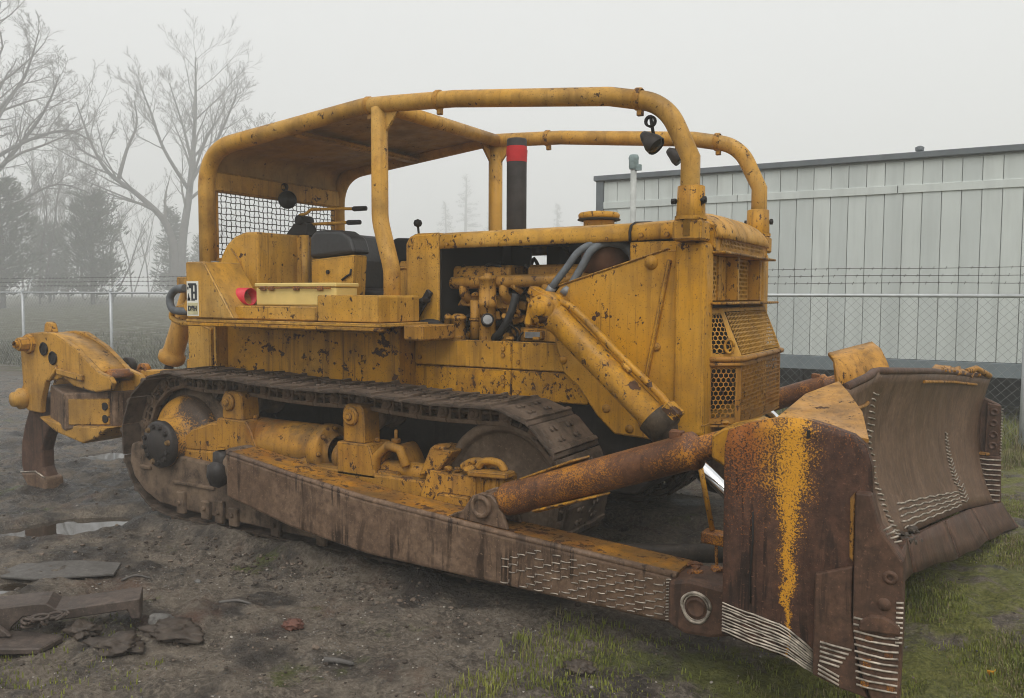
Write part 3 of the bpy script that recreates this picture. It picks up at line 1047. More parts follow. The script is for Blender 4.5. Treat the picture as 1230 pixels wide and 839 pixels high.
for k, (u, dist, hgt) in enumerate(((48, 27, 4.4), (66, 31, 5.2), (84, 29, 4.4), (100, 33, 5.2), (118, 30, 4.0), (136, 27, 2.8), (160, 35, 4.4), (180, 38, 4.2), (262, 36, 3.4), (30, 30, 4.4))):
    s1, s2 = q.uniform(-.4, .4), q.uniform(-.6, .6)
    bare_tree(at(brg(u), dist), 'thin bare sapling in the thicket between the fence and the tall trees',
              [([L(0, -.3), L(s1 * .3, hgt * .35), L(s1, hgt * .7), L(s2, hgt)], .035, .008),
               ([L(.05, .2), L(.35 + s2 * .2, hgt * .4, .2), L(.6 + s2 * .4, hgt * .82, .4)], .028, .008)], 100 + k, 2, (13, 7), .38, .11, .36, 'saplings in the thicket')

def conifer(loc, h, rad, label, seed, group=None, dens=1.0, cone=True, lift=.08):
    q = random.Random(seed)
    t = empty('evergreen_tree', loc, label, 'tree', group)
    t.scale = (FAR, FAR, FAR)
    tk = MB().tube([(0, 0, -.3), (q.gauss(0, .04), q.gauss(0, .04), h * .5), (0, 0, h * .97)], [h * .022, h * .015, h * .004], 7)
    tk.build('trunk', BARK, t, fix=False)
    mb = MB()
    nb = int(75 * dens * (1 if cone else 1.2))
    for b in range(nb):
        f = lift + (1 - lift) * (b + q.random()) / nb
        z = h * f
        prof = (1 - f) ** .8 if cone else math.sqrt(max(0, 1 - ((f - .42) / .60) ** 2))
        ln = rad * prof * q.uniform(.55, 1.12) + .08
        a = q.uniform(0, 2 * PI)
        slope = q.uniform(-.25, .25) if cone else q.uniform(.0, .7)
        d = Vector((math.cos(a), math.sin(a), slope)).normalized()
        sd = Vector((-d.y, d.x, 0)).normalized()
        mb.tube([(0, 0, z), Vector((0, 0, z)) + d * ln], [.018, .005], 3, False)
        m = int(14 + 26 * ln)
        for i in range(m):
            g = (i + q.random()) / m
            p = Vector((0, 0, z)) + d * ln * (.15 + .9 * g) + sd * q.gauss(0, .13 + .12 * ln * (1 - g)) + Vector((0, 0, q.gauss(-.02, .08)))
            s = q.uniform(.05, .13)
            n1 = Vector((q.gauss(0, 1), q.gauss(0, 1), q.gauss(0, 1))).normalized()
            n2 = n1.cross(Vector((q.gauss(0, 1), q.gauss(0, 1), q.gauss(0, 1)))).normalized()
            dr = (d * .8 + sd * q.uniform(-1, 1) + Vector((0, 0, q.uniform(.1, .9)))).normalized()
            mb.add([p - n1 * s * .22, p + n1 * s * .22, p + dr * s * 1.6], [(0, 1, 2)])
            mb.add([p - n2 * s * .22, p + n2 * s * .22, p + dr * s * 1.4 + n1 * s * .5], [(0, 1, 2)])
    mb.build('crown', NEEDLE, t, fix=False)
    return t
conifer(at(brg(112), 25.5), 2.95, .85, 'round bushy young pine beyond the chain link fence', 31, dens=1.3, cone=False)
conifer(at(brg(4), 24), 3.1, .75, 'ragged young pine at the left end of the fence', 32, dens=1.3, cone=False)
conifer(at(brg(60), 29), 2.3, .6, 'small squat pine between the ragged and the round bushy pine', 36, dens=1.1, cone=False)
conifer(at(brg(208), 31), 3.1, .75, 'narrow cone shaped evergreen at the foot of the crooked tree', 33, dens=1.3)
conifer(at(brg(243), 36), 2.5, .7, 'faint low evergreen right of the tall forked tree trunk', 34, dens=1.0)
for k, (u, dist, h) in enumerate(((78, 56, 11.5), (45, 60, 11.0), (108, 62, 9.6), (560, 80, 11.6), (590, 81, 9.2), (535, 80, 9.0), (668, 81, 9.0), (700, 80, 7.6))):
    conifer(at(brg(u), dist), h, h * .23, 'faint distant conifer almost lost in the fog', 50 + k, 'distant conifers in the fog', 1.1)

# ------------------------------------------------------------------ fog
hm = bpy.data.materials.new('fog')
hm.use_nodes = True
ht = hm.node_tree
ht.nodes.clear()
ho = ht.nodes.new('ShaderNodeOutputMaterial')
hv = ht.nodes.new('ShaderNodeVolumePrincipled')
hv.inputs['Color'].default_value = (.96, .97, .97, 1)
hv.inputs['Density'].default_value = .0068
hv.inputs['Anisotropy'].default_value = .1
ht.links.new(hv.outputs[0], ho.inputs['Volume'])
hz_o = MB().box(-250, 250, -250, 250, -1.8, 38.0).build('haze', hm)
tag(hz_o, 'pale grey fog hanging over the whole yard', 'fog', kind='stuff')

# ================================================================== the bulldozer
DZ = empty('bulldozer', (0, 0, 0), 'weathered yellow crawler bulldozer with tube canopy, rusty blade and rear ripper', 'bulldozer')

def flip(mb):
    o = MB()
    o.v = [(a, -b, c) for a, b, c in mb.v]
    o.f = [tuple(reversed(f)) for f in mb.f]
    o.sm = list(mb.sm)
    return o
def islands(mb):
    par = list(range(len(mb.v)))
    def find(i):
        while par[i] != i:
            par[i] = par[par[i]]
            i = par[i]
        return i
    for f in mb.f:
        r0 = find(f[0])
        for i in f[1:]:
            par[find(i)] = r0
    out = {}
    for f, sm in zip(mb.f, mb.sm):
        out.setdefault(find(f[0]), []).append((f, sm))
    res = []
    for fs in out.values():
        ids = {}
        m = MB()
        for f, sm in fs:
            m.f.append(tuple(ids.setdefault(i, len(ids)) for i in f))
            m.sm.append(sm)
        m.v = [mb.v[i] for i in ids]
        res.append(m)
    return res
def each(mb, name, mat, bevel=0.0, parent=None):
    """every separate piece of mb becomes a part of its own"""
    return [part(m, name, mat, bevel, parent) for m in islands(mb)]
def part(mb, name, mat, bevel=0.0, parent=None, both=False, segs=1, label=None):
    """near-side part; both=True adds the mirrored one on the far side"""
    o = mb.build(name, mat, parent or DZ, bevel, segs)
    if label:
        o['label'] = label
    if both:
        f = flip(mb).build(name, mat, (parent if parent is not None else DZ), bevel, segs)
        return o, f
    return o
def both(fn, *a):
    """runs a builder for the near (-1) and the far (+1) side"""
    return [fn(s, *a) for s in (-1, 1)]

# ------------------------------------------------------------------ tracks
SP, ID = Vector((0, .605)), Vector((2.73, .580))     # sprocket and idler centres (x, z)
RS, RI = .470, .440
def track_path():
    pts = []
    # rear sprocket: from top round the back to the bottom
    for i in range(41):
        a = R(90 + 180 * i / 40)
        pts.append((SP.x + RS * math.cos(a), SP.y + RS * math.sin(a)))
    zb0, zb1 = SP.y - RS, ID.y - RI
    for i in range(1, 40):
        t = i / 40
        pts.append((SP.x + (ID.x - SP.x) * t, zb0 + (zb1 - zb0) * t))
    for i in range(41):
        a = R(-90 + 180 * i / 40)
        pts.append((ID.x + RI * math.cos(a), ID.y + RI * math.sin(a)))
    zt0, zt1 = ID.y + RI, SP.y + RS
    for i in range(1, 40):
        t = i / 40
        x = ID.x + (SP.x - ID.x) * t
        sag = .020 * abs(math.sin(PI * (x - .65) / 1.05)) if .0 < x < 2.7 else 0
        pts.append((x, zt0 + (zt1 - zt0) * t - sag))
    return pts
tp_ = track_path()
cum = [0.0]
for i in range(len(tp_)):
    a, b = tp_[i], tp_[(i + 1) % len(tp_)]
    cum.append(cum[-1] + math.hypot(b[0] - a[0], b[1] - a[1]))
PER = cum[-1]
NSH = round(PER / .216)
PITCH = PER / NSH
def track_at(s):
    s %= PER
    for i in range(len(tp_)):
        if cum[i + 1] >= s:
            a, b = tp_[i], tp_[(i + 1) % len(tp_)]
            t = (s - cum[i]) / max(cum[i + 1] - cum[i], 1e-9)
            return Vector((a[0] + (b[0] - a[0]) * t, a[1] + (b[1] - a[1]) * t))
    return Vector(tp_[0])

def shoe_mesh(k):
    q = random.Random(k)
    m = MB()
    L, Wd = PITCH * 1.06, .56
    # plate with a turned-down leading lip; local x along travel, z outward
    prof = [(-L / 2, .050), (-L / 2 + .02, .062), (L / 2 - .03, .062), (L / 2, .054), (L / 2, .042), (L / 2 - .03, .046), (-L / 2 + .02, .046), (-L / 2, .038)]
    m.prism(prof, 'y', -Wd / 2, Wd / 2)
    # grouser bar, worn unevenly
    n = 8
    gx0, gx1 = -L / 2 + .020, -L / 2 + .050
    hs_ = [.080 - .010 * q.random() for _ in range(n + 1)]
    for i in range(n):
        ya, yb = -Wd / 2 + Wd * i / n, -Wd / 2 + Wd * (i + 1) / n
        m.hull8([(gx0, ya, .055), (gx1 + .012, ya, .055), (gx1 + .012, yb, .055), (gx0, yb, .055), (gx0 + .003, ya, hs_[i]), (gx1, ya, hs_[i]), (gx1, yb, hs_[i + 1]), (gx0 + .003, yb, hs_[i + 1])])
    for sy in (-.12, -.075, .075, .12):
        for sx in (-.02, .055):
            m.bolt((sx, sy, .061), (0, 0, 1), .017, .014)
    # dried mud on the plate
    for i in range(5):
        rock_mesh(m, (q.uniform(-.06, .09), q.uniform(-.26, .26), .062), q.uniform(.015, .035), k * 10 + i, .25)
    return m.mesh('track_shoe', TRACK, .003)
SHOES = [shoe_mesh(k) for k in range(4)]
def link_mesh():
    m = MB()
    for y in (-.105, .105):
        L = PITCH
        w_ = .024
        # upper bar, rail, two end blocks and a rib: the windows between are open
        m.prism([(-L * .45, .020), (L * .45, .020), (L * .40, .046), (-L * .45, .046)], 'y', y - w_, y + w_)
        m.prism([(-L * .55, -.070), (L * .44, -.070), (L * .48, -.046), (-L * .52, -.040)], 'y', y - w_, y + w_)
        m.prism([(-L * .62, -.045), (-L * .24, -.045), (-L * .28, .030), (-L * .54, .030)], 'y', y - w_ - .004, y + w_ + .004)
        m.prism([(L * .30, -.050), (L * .50, -.045), (L * .52, .0), (L * .42, .026), (L * .32, .026)], 'y', y - w_, y + w_)
        m.prism([(L * .0, -.050), (L * .07, -.050), (L * .07, .026), (L * .0, .026)], 'y', y - w_ + .004, y + w_ - .004)
        # window rim and pin boss so that the side is not flat
        sgn = 1 if y > 0 else -1
        m.cyl((-L * .47, y + sgn * .018, -.005), (-L * .47, y + sgn * .040, -.005), .036, 14)
        m.cyl((-L * .47, y + sgn * .036, -.005), (-L * .47, y + sgn * .048, -.005), .021, 10)
    m.cyl((-PITCH * .47, -.12, -.005), (-PITCH * .47, .12, -.005), .026, 10)
    return m.mesh('track_link', MUDDY, .004)
LINK = link_mesh()
def make_track(s):
    yc = 1.07 * s
    pins = MB()
    for i in range(NSH):
        p = track_at(i * PITCH)
        pins.cyl((p.x, yc - .15, p.y), (p.x, yc + .15, p.y), .030, 10)
    for dy in (-.105, .105):
        pins.tube([(track_at(k * PER / 120).x, yc + dy, track_at(k * PER / 120).y) for k in range(121)], .014, 5, False)
    t = part(pins, 'track', MUDDY)
    for i in range(NSH):
        a, b = track_at(i * PITCH), track_at((i + 1) * PITCH)
        c = (a + b) / 2
        tx = (b - a).normalized()
        nrm = Vector((tx.y, -tx.x))          # outward for this winding
        ctr = Vector(((SP.x + ID.x) / 2, .6))
        if nrm.dot(c - ctr) < 0 and abs(c.x - ctr.x) < 1.3 or (c - (SP if c.x < 1.3 else ID)).dot(nrm) < 0:
            nrm = -nrm
        X, Zv = Vector((tx.x, 0, tx.y)), Vector((nrm.x, 0, nrm.y))
        Yv = Zv.cross(X)
        M4 = Matrix(((X.x, Yv.x, Zv.x, c.x), (X.y, Yv.y, Zv.y, yc), (X.z, Yv.z, Zv.z, c.y), (0, 0, 0, 1)))
        sh = linked('track_shoe', SHOES[(i * 7 + (s > 0)) % 4], t)
        sh.matrix_local = M4 @ Matrix.Rotation(R(((i * 37) % 7 - 3) * .35), 4, 'Y')
        lk = linked('track_link', LINK, t)
        lk.matrix_local = M4
    return t
both(make_track)

# ------------------------------------------------------------------ undercarriage
def sprocket(s):
    m = MB()
    n = 25
    for i in range(n):
        a = 2 * PI * i / n
        c, sn = math.cos(a), math.sin(a)
        m.obox((SP.x + c * .435, 1.07 * s, SP.y + sn * .435), (.10, .07, .055), Matrix(((c, 0, -sn), (0, 1, 0), (sn, 0, c))))
    m.lathe([(-.05, .12), (-.05, .40), (.05, .40), (.05, .12)], (SP.x, 1.07 * s, SP.y), (0, 1, 0), 36)
    return part(m, 'sprocket', MUDDY)
both(sprocket)
# final drive case outboard of the sprocket, a bell with a dark bolted hub cap
fd = MB().lathe([(0, .325), (.06, .325), (.10, .31), (.14, .265), (.17, .205), (.19, .18), (.30, .172)], (-.03, -1.09, .615), (0, -1, 0), 40)
def case_paint(m, v):
    n = m.noise(m.map(v, loc=(5, 5, 5)), 75, 5, .8)
    big = m.noise(v, 2.6, 6, .6)
    return m.math('GREATER_THAN', m.math('ADD', m.step(big, .42, .60, 0, .24), n), .64), m.mix(m.step(big, .45, .62), (.26, .12, .03), (.46, .23, .035))
part(fd, 'final_drive_case', steel('final_drive_paint', a=(.075, .052, .038), b=(.11, .075, .052), dark=(.04, .028, .021), stains=.4, seed=11.0, rough=.42, paint=case_paint), both=True)
hub = MB().lathe([(0, .170), (.035, .170), (.05, .155), (.055, .108), (.058, .105), (.066, .09), (.068, .0)], (-.01, -1.375, .615), (0, -1, 0), 32)
hubs = part(hub, 'hub_cap', HUBCAP, both=True)
for h_, sy in zip(hubs, (-1, 1)):
    for i in range(12):
        a = 2 * PI * i / 12 + .2
        b = MB()
        b.bolt((-.01 + .130 * math.cos(a), sy * 1.423, .615 + .130 * math.sin(a)), (0, sy, 0), .016, .024)
        b.cyl((-.01 + .130 * math.cos(a), sy * 1.42, .615 + .130 * math.sin(a)), (-.01 + .130 * math.cos(a), sy * 1.432, .615 + .130 * math.sin(a)), .021, 10)
        part(b, 'hub_bolt', HUBCAP if i % 4 else MUD_YEL, parent=h_)

# roller frame: yellow upper shell and mud-caked lower guard
fr = MB().prism([(-.12, .42), (2.30, .40), (2.30, .60), (1.45, .60), (.90, .62), (-.12, .57)], 'y', -1.30, -.92).prism([(-.02, .56), (.95, .60), (.62, .79), (.42, .80), (.20, .73)], 'y', -1.296, -.95)
part(fr, 'roller_frame', YEL_FRAME, .02, both=True, segs=2)
gd = MB().prism([(-.42, .57), (-.44, .44), (-.39, .33), (-.27, .23), (-.10, .165), (.25, .145), (1.2, .13), (2.35, .14), (2.38, .47), (.60, .505), (.10, .53), (-.18, .50), (-.34, .60)], 'y', -1.345, -1.23)
gds = part(gd, 'track_guard', MUDDY, .014, both=True, segs=2)
for g_, sy in zip(gds, (-1, 1)):
    for i, (gx_, gzb) in enumerate(((.16, .155), (.42, .15), (.56, .14), (.70, .14), (1.1, .13), (1.5, .13))):
        part(MB().box(gx_ - .042, gx_ + .042, sy * 1.34, sy * 1.375, gzb - .03, gzb + (.13 if i % 2 == 0 else .10)).bolt((gx_, sy * 1.374, gzb + .05), (0, sy, 0), .02, .016), 'guard_lug', MUDDY, .014, parent=g_)
    each(MB().box(.06, .50, sy * 1.34, sy * 1.362, .33, .355).box(-.30, -.18, sy * 1.34, sy * 1.365, .40, .43), 'guard_rib', MUDDY, .006, parent=g_)
for i in range(6):
    rr = MB().lathe([(-.16, .06), (-.16, .125), (-.11, .125), (-.10, .10), (.10, .10), (.11, .125), (.16, .125), (.16, .06)], (.42 + .38 * i, -1.07, .225), (0, 1, 0), 20)
    part(rr, 'track_roller', MUDDY, both=True)
# carrier roller posts
def carrier(x0, x1, zb, zt, slope):
    w = x1 - x0
    m = MB().prism([(x0, zb), (x1 + slope, zb), (x1 + slope * .35, zb + .16), (x1, zb + .21), (x0, zb + .21)], 'y', -1.30, -1.08)
    m.prism([(x0 + .03, zb + .205), (x1 - .05, zb + .205), (x1 - .06, zt - .03), (x1 - .09, zt), (x0 + .06, zt), (x0 + .03, zt - .04)], 'y', -1.275, -1.12)
    m.cyl((x0 + .105, -1.30, zt - .075), (x0 + .105, -1.27, zt - .075), .058, 18)
    m.cyl((x0 + .105, -1.315, zt - .075), (x0 + .105, -1.298, zt - .075), .026, 12)
    for dx in (.03, w - .02):
        m.bolt((x0 + dx, -1.19, zb + .208), (0, 0, 1), .02, .03)
    p1, p2 = part(m, 'carrier_post', YEL_FRAME, .012, both=True)
    r = MB().lathe([(0, .05), (0, .115), (.05, .115), (.06, .09), (.20, .09), (.21, .115), (.26, .115), (.26, .04)], (x0 + .12, -1.13, zt - .08), (0, 1, 0), 24)
    part(r, 'carrier_roller', MUDDY, both=True)
carrier(.47, .76, .62, 1.02, .12)
carrier(1.58, 1.84, .56, 1.01, .06)
# recoil housing, rod, fork and idler blocks
rc = MB().lathe([(-.02, .12), (0, .165), (.50, .165), (.56, .15), (.58, .175), (.66, .175), (.67, .12), (.70, .10)], (.74, -1.13, .665), (1, 0, 0), 28)
for i in range(8):
    a = 2 * PI * i / 8
    rc.bolt((.74 + .655, -1.13 + .15 * math.cos(a), .665 + .15 * math.sin(a)), (1, 0, 0), .016, .03)
rc.hull8([(.66, -1.32, .60), (1.40, -1.30, .58), (1.40, -1.0, .58), (.66, -1.0, .60), (.76, -1.26, .74), (1.36, -1.24, .72), (1.36, -1.0, .72), (.76, -1.0, .74)])
part(rc, 'recoil_spring_housing', YEL_FRAME, .006, both=True)
part(MB().cyl((1.38, -1.16, .645), (1.62, -1.16, .645), .058, 20), 'recoil_rod', CHROME, both=True)
part(MB().lathe([(0, .09), (.03, .10), (.05, .10), (.055, .06), (.08, .06)], (1.49, -1.16, .645), (1, 0, 0), 20), 'rod_collar', YEL_FRAME, both=True)
fk = MB()
fk.tube([(1.86, -1.27, .56), (1.88, -1.27, .70), (1.97, -1.27, .775), (2.06, -1.27, .76), (2.11, -1.27, .66)], .030, 10)
fk.shell(lambda u, v: (1.86 + .24 * u, -1.25 + .22 * v, .60 + .17 * math.sin(PI * min(max(u, .06), .94))), 12, 3, .015)
fk.cyl((1.82, -1.2, .62), (2.30, -1.2, .62), .055, 14).obox((1.97, -1.22, .60), (.16, .12, .03))
fk.bolt((1.96, -1.18, .775), (0, 0, 1), .03, .03).cyl((1.96, -1.18, .79), (1.96, -1.18, .86), .012, 8)
part(fk, 'recoil_fork', YEL_FRAME, .004, both=True)
ib = MB()
ib.hull8([(2.24, -1.33, .50), (2.84, -1.33, .47), (2.84, -1.20, .47), (2.24, -1.20, .50), (2.30, -1.31, .67), (2.84, -1.31, .66), (2.84, -1.20, .66), (2.30, -1.20, .67)])
ib.hull8([(2.62, -1.36, .50), (2.86, -1.36, .50), (2.86, -1.2, .50), (2.62, -1.2, .50), (2.64, -1.34, .70), (2.84, -1.34, .70), (2.84, -1.2, .70), (2.64, -1.2, .70)])
ib.lathe([(0, .10), (.05, .105), (.075, .095), (.085, .05), (.09, 0)], (2.80, -1.28, .60), (0, -1, 0), 20)
for i in range(5):
    ib.obox((2.66 + .05 * i, -1.365, .60), (.018, .02, .17))
ib.obox((2.76, -1.35, .705), (.26, .10, .035), (0, -.05, 0)).obox((2.76, -1.36, .51), (.26, .06, .03))
ib.tube(bez([(2.66, -1.33, .72), (2.70, -1.33, .765), (2.80, -1.33, .765), (2.84, -1.33, .72)], 4), .024, 8)
ib.hull8([(2.22, -1.30, .62), (2.36, -1.30, .66), (2.36, -1.08, .66), (2.22, -1.08, .62), (2.30, -1.29, .80), (2.46, -1.29, .79), (2.46, -1.08, .79), (2.30, -1.08, .80)])
ib.obox((2.50, -1.33, .52), (.22, .05, .06)).obox((2.42, -1.36, .47), (.30, .06, .05))
for i in range(4):
    ib.bolt((2.48 + .10 * i, -1.27, .668), (0, 0, 1), .022, .03)
for i in range(3):
    ib.bolt((2.66 + .08 * i, -1.30, .70), (0, 0, 1), .018, .025)
ib.tube(bez([(2.52, -1.28, .70), (2.60, -1.28, .745), (2.70, -1.28, .74), (2.74, -1.28, .70)], 4), .026, 8)
part(ib, 'idler_block', YEL_FRAME, .008, both=True)
rock = MB()
for i, (a, b, c, r) in enumerate(((2.58, -1.27, .70, .075), (2.36, -1.24, .80, .06), (2.44, -1.30, .69, .04))):
    rock_mesh(rock, (a, b, c), r, 60 + i, .5, 2)
each(rock, 'packed_mud', YEL_FRAME)
iw = MB().lathe([(-.012, .05), (-.012, .14), (-.008, .15), (-.008, .22), (-.012, .23), (-.012, .318), (-.02, .33), (-.045, .338), (-.055, .352), (-.055, .382), (-.04, .395), (.0, .395), (.02, .375), (.16, .375), (.18, .395), (.24, .385), (.24, .10)], (ID.x, -1.135, ID.y), (0, 1, 0), 56)
part(iw, 'idler_wheel', IDLER, both=True)
part(MB().lathe([(-.040, .0), (-.040, .10), (-.030, .115), (-.005, .12)], (ID.x, -1.135, ID.y), (0, 1, 0), 40), 'idler_hub', IDLER, both=True)

# ------------------------------------------------------------------ hull between the tracks
hl = MB().prism([(-.52, .62), (-.30, .45), (3.30, .48), (3.55, .70), (3.55, .92), (2.9, 1.06), (-.52, 1.10)], 'y', -.56, .56)
part(hl, 'belly_hull', steel('black_oily_hull', a=(.022, .018, .015), b=(.04, .032, .026), dark=(.012, .010, .009), seed=7.0), .02)
part(MB().cyl((SP.x, -1.05, SP.y), (SP.x, -.5, SP.y), .30, 28), 'final_drive_tube', MUDDY, both=True)
part(MB().beam((2.55, -.95, .62), (2.55, .95, .62), .18, .16), 'equalizer_bar', MUDDY, .02)

# ------------------------------------------------------------------ push arms
AT = [(.94, .685), (1.5, .605), (2.08, .535), (2.97, .472), (3.92, .415)]
AB = [(3.92, .185), (3.0, .20), (2.1, .215), (1.5, .285), (.94, .40)]
am = MB().prism(AT + AB, 'y', -1.63, -1.36)
arms = part(am, 'push_arm', STEEL_ARM, .022, both=True, segs=3)
for arm, s in zip(arms, (-1, 1)):
    tp2 = MB()
    TT = [(x + (.01 if i == 0 else 0), z + .004) for i, (x, z) in enumerate(AT)]
    tp2.prism(TT + [(x, z - .014) for x, z in reversed(TT)], 'y', s * 1.585, s * 1.375)
    part(tp2, 'arm_top', ARM_TOP, parent=arm)
    # rolled bead along the outer top edge
    part(MB().tube([(x + .01, s * 1.612, z - .002) for x, z in AT], .019, 8), 'edge_bead', STEEL_ARM, parent=arm)
    # front tongue and pin
    tg = MB().prism([(3.90, .20), (3.98, .165), (4.10, .17), (4.26, .215), (4.26, .40), (4.12, .415), (4.0, .425), (3.90, .40)], 'y', s * 1.66, s * 1.42)
    part(tg, 'arm_eye', STEEL, .02, parent=arm, segs=2)
    part(MB().lathe([(0, .046), (.010, .044), (.014, .038), (.010, .034), (.012, 0)], (4.035, s * 1.655, .30), (0, s, 0), 20), 'pin', STEEL, parent=arm)
    ring = MB()
    ring.tube([(4.035 + .064 * math.cos(a) * (1 + .10 * math.sin(3 * a)), s * 1.662, .30 + .068 * math.sin(a)) for a in [2 * PI * i / 26 for i in range(27)]], .0075, 6)
    ring.tube([(4.035 + .055 * math.cos(a), s * 1.662, .30 + .058 * math.sin(a)) for a in [2 * PI * i / 26 for i in range(27)]], .0035, 6)
    part(ring, 'pin_weld', WELD, parent=arm)
    # rear trunnion with its capped ball
    part(MB().lathe([(0, .12), (.10, .12), (.16, .10), (.19, .05), (.195, 0)], (.80, s * 1.34, .555), (0, s, 0), 22).prism([(.72, .44), (.96, .40), (.96, .685), (.86, .69), (.76, .64)], 'y', s * 1.36, s * 1.42), 'trunnion', MUDDY, .008, parent=arm)
    part(MB().lathe([(0, .03), (.01, .055), (.08, .058), (.13, .045), (.15, .0)], (.755, s * 1.50, .66), (0, 0, -1), 16).lathe([(0, .02), (.03, .068), (.10, .075), (.16, .055), (.185, .0)], (.755, s * 1.53, .60), (0, 0, -1), 18), 'trunnion_cap', HUBCAP, parent=arm)
    part(MB().bolt((.62, s * 1.36, .60), (0, s, 0), .03, .035), 'plug', HUBCAP, parent=arm)
    if s < 0:
        # hard-facing: short bright beads in a brick pattern, with dull uprights between
        q = random.Random(8)
        hb, hd = MB(), MB()
        n = 0
        for r_ in range(11):
            fz = r_ / 10
            for c_ in range(10):
                x = 3.02 + c_ * .098 + (.049 if r_ % 2 else 0) + q.uniform(-.008, .008)
                if x > 3.86 or (x < 3.10 + .22 * fz and q.random() < .55) or q.random() < .07:
                    continue
                t = (x - 2.97) / (3.92 - 2.97)
                top = .472 + (.415 - .472) * t - .040
                bot = .20 - .015 * t + .022
                z = bot + (top - bot) * fz
                ln = q.uniform(.017, .026)
                hb.tube([(x - ln, -1.632, z - .001), (x, -1.6335, z + q.uniform(-.003, .003)), (x + ln, -1.632, z + .001)], .0029, 5)
                if r_ < 10 and q.random() < .8:
                    hd.tube([(x + .028, -1.632, z + .002), (x + .029, -1.632, z + (top - bot) / 10)], .0026, 5)
        for r_ in range(14):
            z = .205 + r_ * .0145
            hb.tube([(3.885, -1.634, z), (3.900, -1.635, z + .004), (3.914, -1.630, z + .001)], .0038, 5)
        o = part(hb, 'hard_facing_beads', WELD, parent=arm)
        o['kind'] = 'stuff'
        o = part(hd, 'hard_facing_uprights', WELD_DK, parent=arm)
        o['kind'] = 'stuff'
# brace clevis on the arm and the adjustable brace up to the blade
B0, B1 = Vector((2.84, -1.49, .575)), Vector((4.17, -1.66, 1.065))
cl = MB().prism([(2.62, .50), (3.0, .475), (2.95, .60), (2.90, .645), (2.84, .655), (2.78, .63), (2.72, .545)], 'y', -1.575, -1.545).prism([(2.66, .50), (3.0, .48), (2.95, .60), (2.90, .645), (2.84, .655), (2.78, .63)], 'y', -1.435, -1.405)
cl.cyl((2.85, -1.60, .585), (2.85, -1.39, .585), .052, 18).lathe([(0, .062), (.012, .062), (.016, .04), (.006, .035)], (2.85, -1.595, .585), (0, -1, 0), 20)
part(cl, 'brace_clevis', STEEL_ARM, .006, both=True)
d = (B1 - B0).normalized()
br = MB().lathe([(.04, .05), (.07, .058), (.12, .058), (.125, .084), (.14, .088), (1.22, .082), (1.235, .088), (1.26, .086), (1.27, .06), (1.28, .056), (1.42, .056)], B0, d, 24)
brs = part(br, 'tilt_brace', RUST_YEL, both=True)
for b_, s in zip(brs, (-1, 1)):
    f = lambda t, off, up: Vector((B0.x + d.x * t, s * abs(B0.y + d.y * t) + s * off, B0.z + d.z * t + up))
    wg = MB().slab([f(.20, -.10, .035), f(.62, -.075, .085), f(.66, -.02, .10), f(.58, .03, .105), f(.20, .03, .085)], .012)
    wg.slab([f(.34, .075, -.08), f(.72, .07, -.085), f(.80, .01, -.09), f(.34, .0, -.10)], .012)
    part(wg, 'brace_gusset', YEL_WET, .003, parent=b_)
    part(MB().obox(f(1.16, 0, .095), (.06, .05, .035)).cyl(f(1.15, 0, .07), f(1.15, 0, .12), .02, 8), 'grease_fitting', RUST_YEL, .004, parent=b_)
# bracket on the blade that takes the brace
bk = MB().prism([(4.12, 1.00), (4.20, .96), (4.34, .97), (4.36, 1.14), (4.30, 1.175), (4.17, 1.135), (4.12, 1.10)], 'y', -1.76, -1.56)
bk.bolt((4.15, -1.66, 1.135), (0, 0, 1), .022, .02)
part(bk, 'brace_bracket', YEL_WET, .01, both=True)
# diagonal strut from arm to blade, and a hanger rod with its block
part(MB().tube([(3.05, -1.40, .27), (3.3, -.98, .25), (4.42, -.42, .27)], .052, 14), 'diagonal_strut', steel('dark_strut', a=(.045, .036, .03), b=(.075, .06, .048), dark=(.022, .018, .015), seed=1.9), both=True)
part(MB().cyl((3.885, -1.20, .90), (3.965, -1.20, .53), .014, 8), 'hanger_rod', YEL_WET)
part(MB().obox((4.00, -1.20, .495), (.16, .09, .055), (0, .05, 0)).cyl((3.985, -1.2, .47), (3.995, -1.2, .25), .01, 6), 'hanger_block', RUST_YEL, .008)
# mud lump where the arm meets the blade
mlp = MB()
for i in range(9):
    q_ = random.Random(i)
    rock_mesh(mlp, (4.02 + q_.uniform(-.10, .14), -1.50 + q_.uniform(-.08, .08), .425), q_.uniform(.02, .045), 90 + i, .5, 1)
part(mlp, 'caked_leaves', RUST_YEL)

# ------------------------------------------------------------------ body sides
def rivets(pts, r=.014, y=-.60):
    m = MB()
    for x, z in pts:
        m.bolt((x, y, z), (0, -1, 0), r, .010)
    return m
for s in (-1, 1):
    for k, (xa, xb, za, zb) in enumerate(((1.665, 2.445, 1.215, 1.395), (2.45, 2.93, 1.215, 1.395), (1.665, 2.445, 1.02, 1.21), (2.45, 3.0, 1.02, 1.21))):
        y0, y1 = sorted((s * (.600 + .004 * (k % 2)), s * .57))
        p = part(MB().box(xa, xb, y0, y1, za, zb), 'side_panel', YEL_WET if k > 1 else YEL, .006)
        if s < 0:
            each(rivets([(xa + .05, za + .05), (xb - .06, za + .09), (xb - .06, zb - .05)], .016, -.602), 'panel_bolt', YEL_ENG, parent=p)
# clutch / transmission case under the deck, paint flaking
part(MB().box(-.16, 1.655, -.76, .76, 1.06, 1.475), 'transmission_case', YEL_BARE, .012)
part(MB().prism([(-.36, 1.06), (-.10, 1.06), (-.10, 1.43), (-.24, 1.47), (-.36, 1.47)], 'y', -.87, .87), 'rear_case', YEL_CAB, .012)
part(MB().box(1.60, 1.668, -.775, .775, 1.04, 1.475), 'case_flange', YEL_BARE, .008)
part(MB().box(-.06, -.03, -.87, -.755, 1.06, 1.45), 'case_rib', YEL_CAB, .004, both=True)

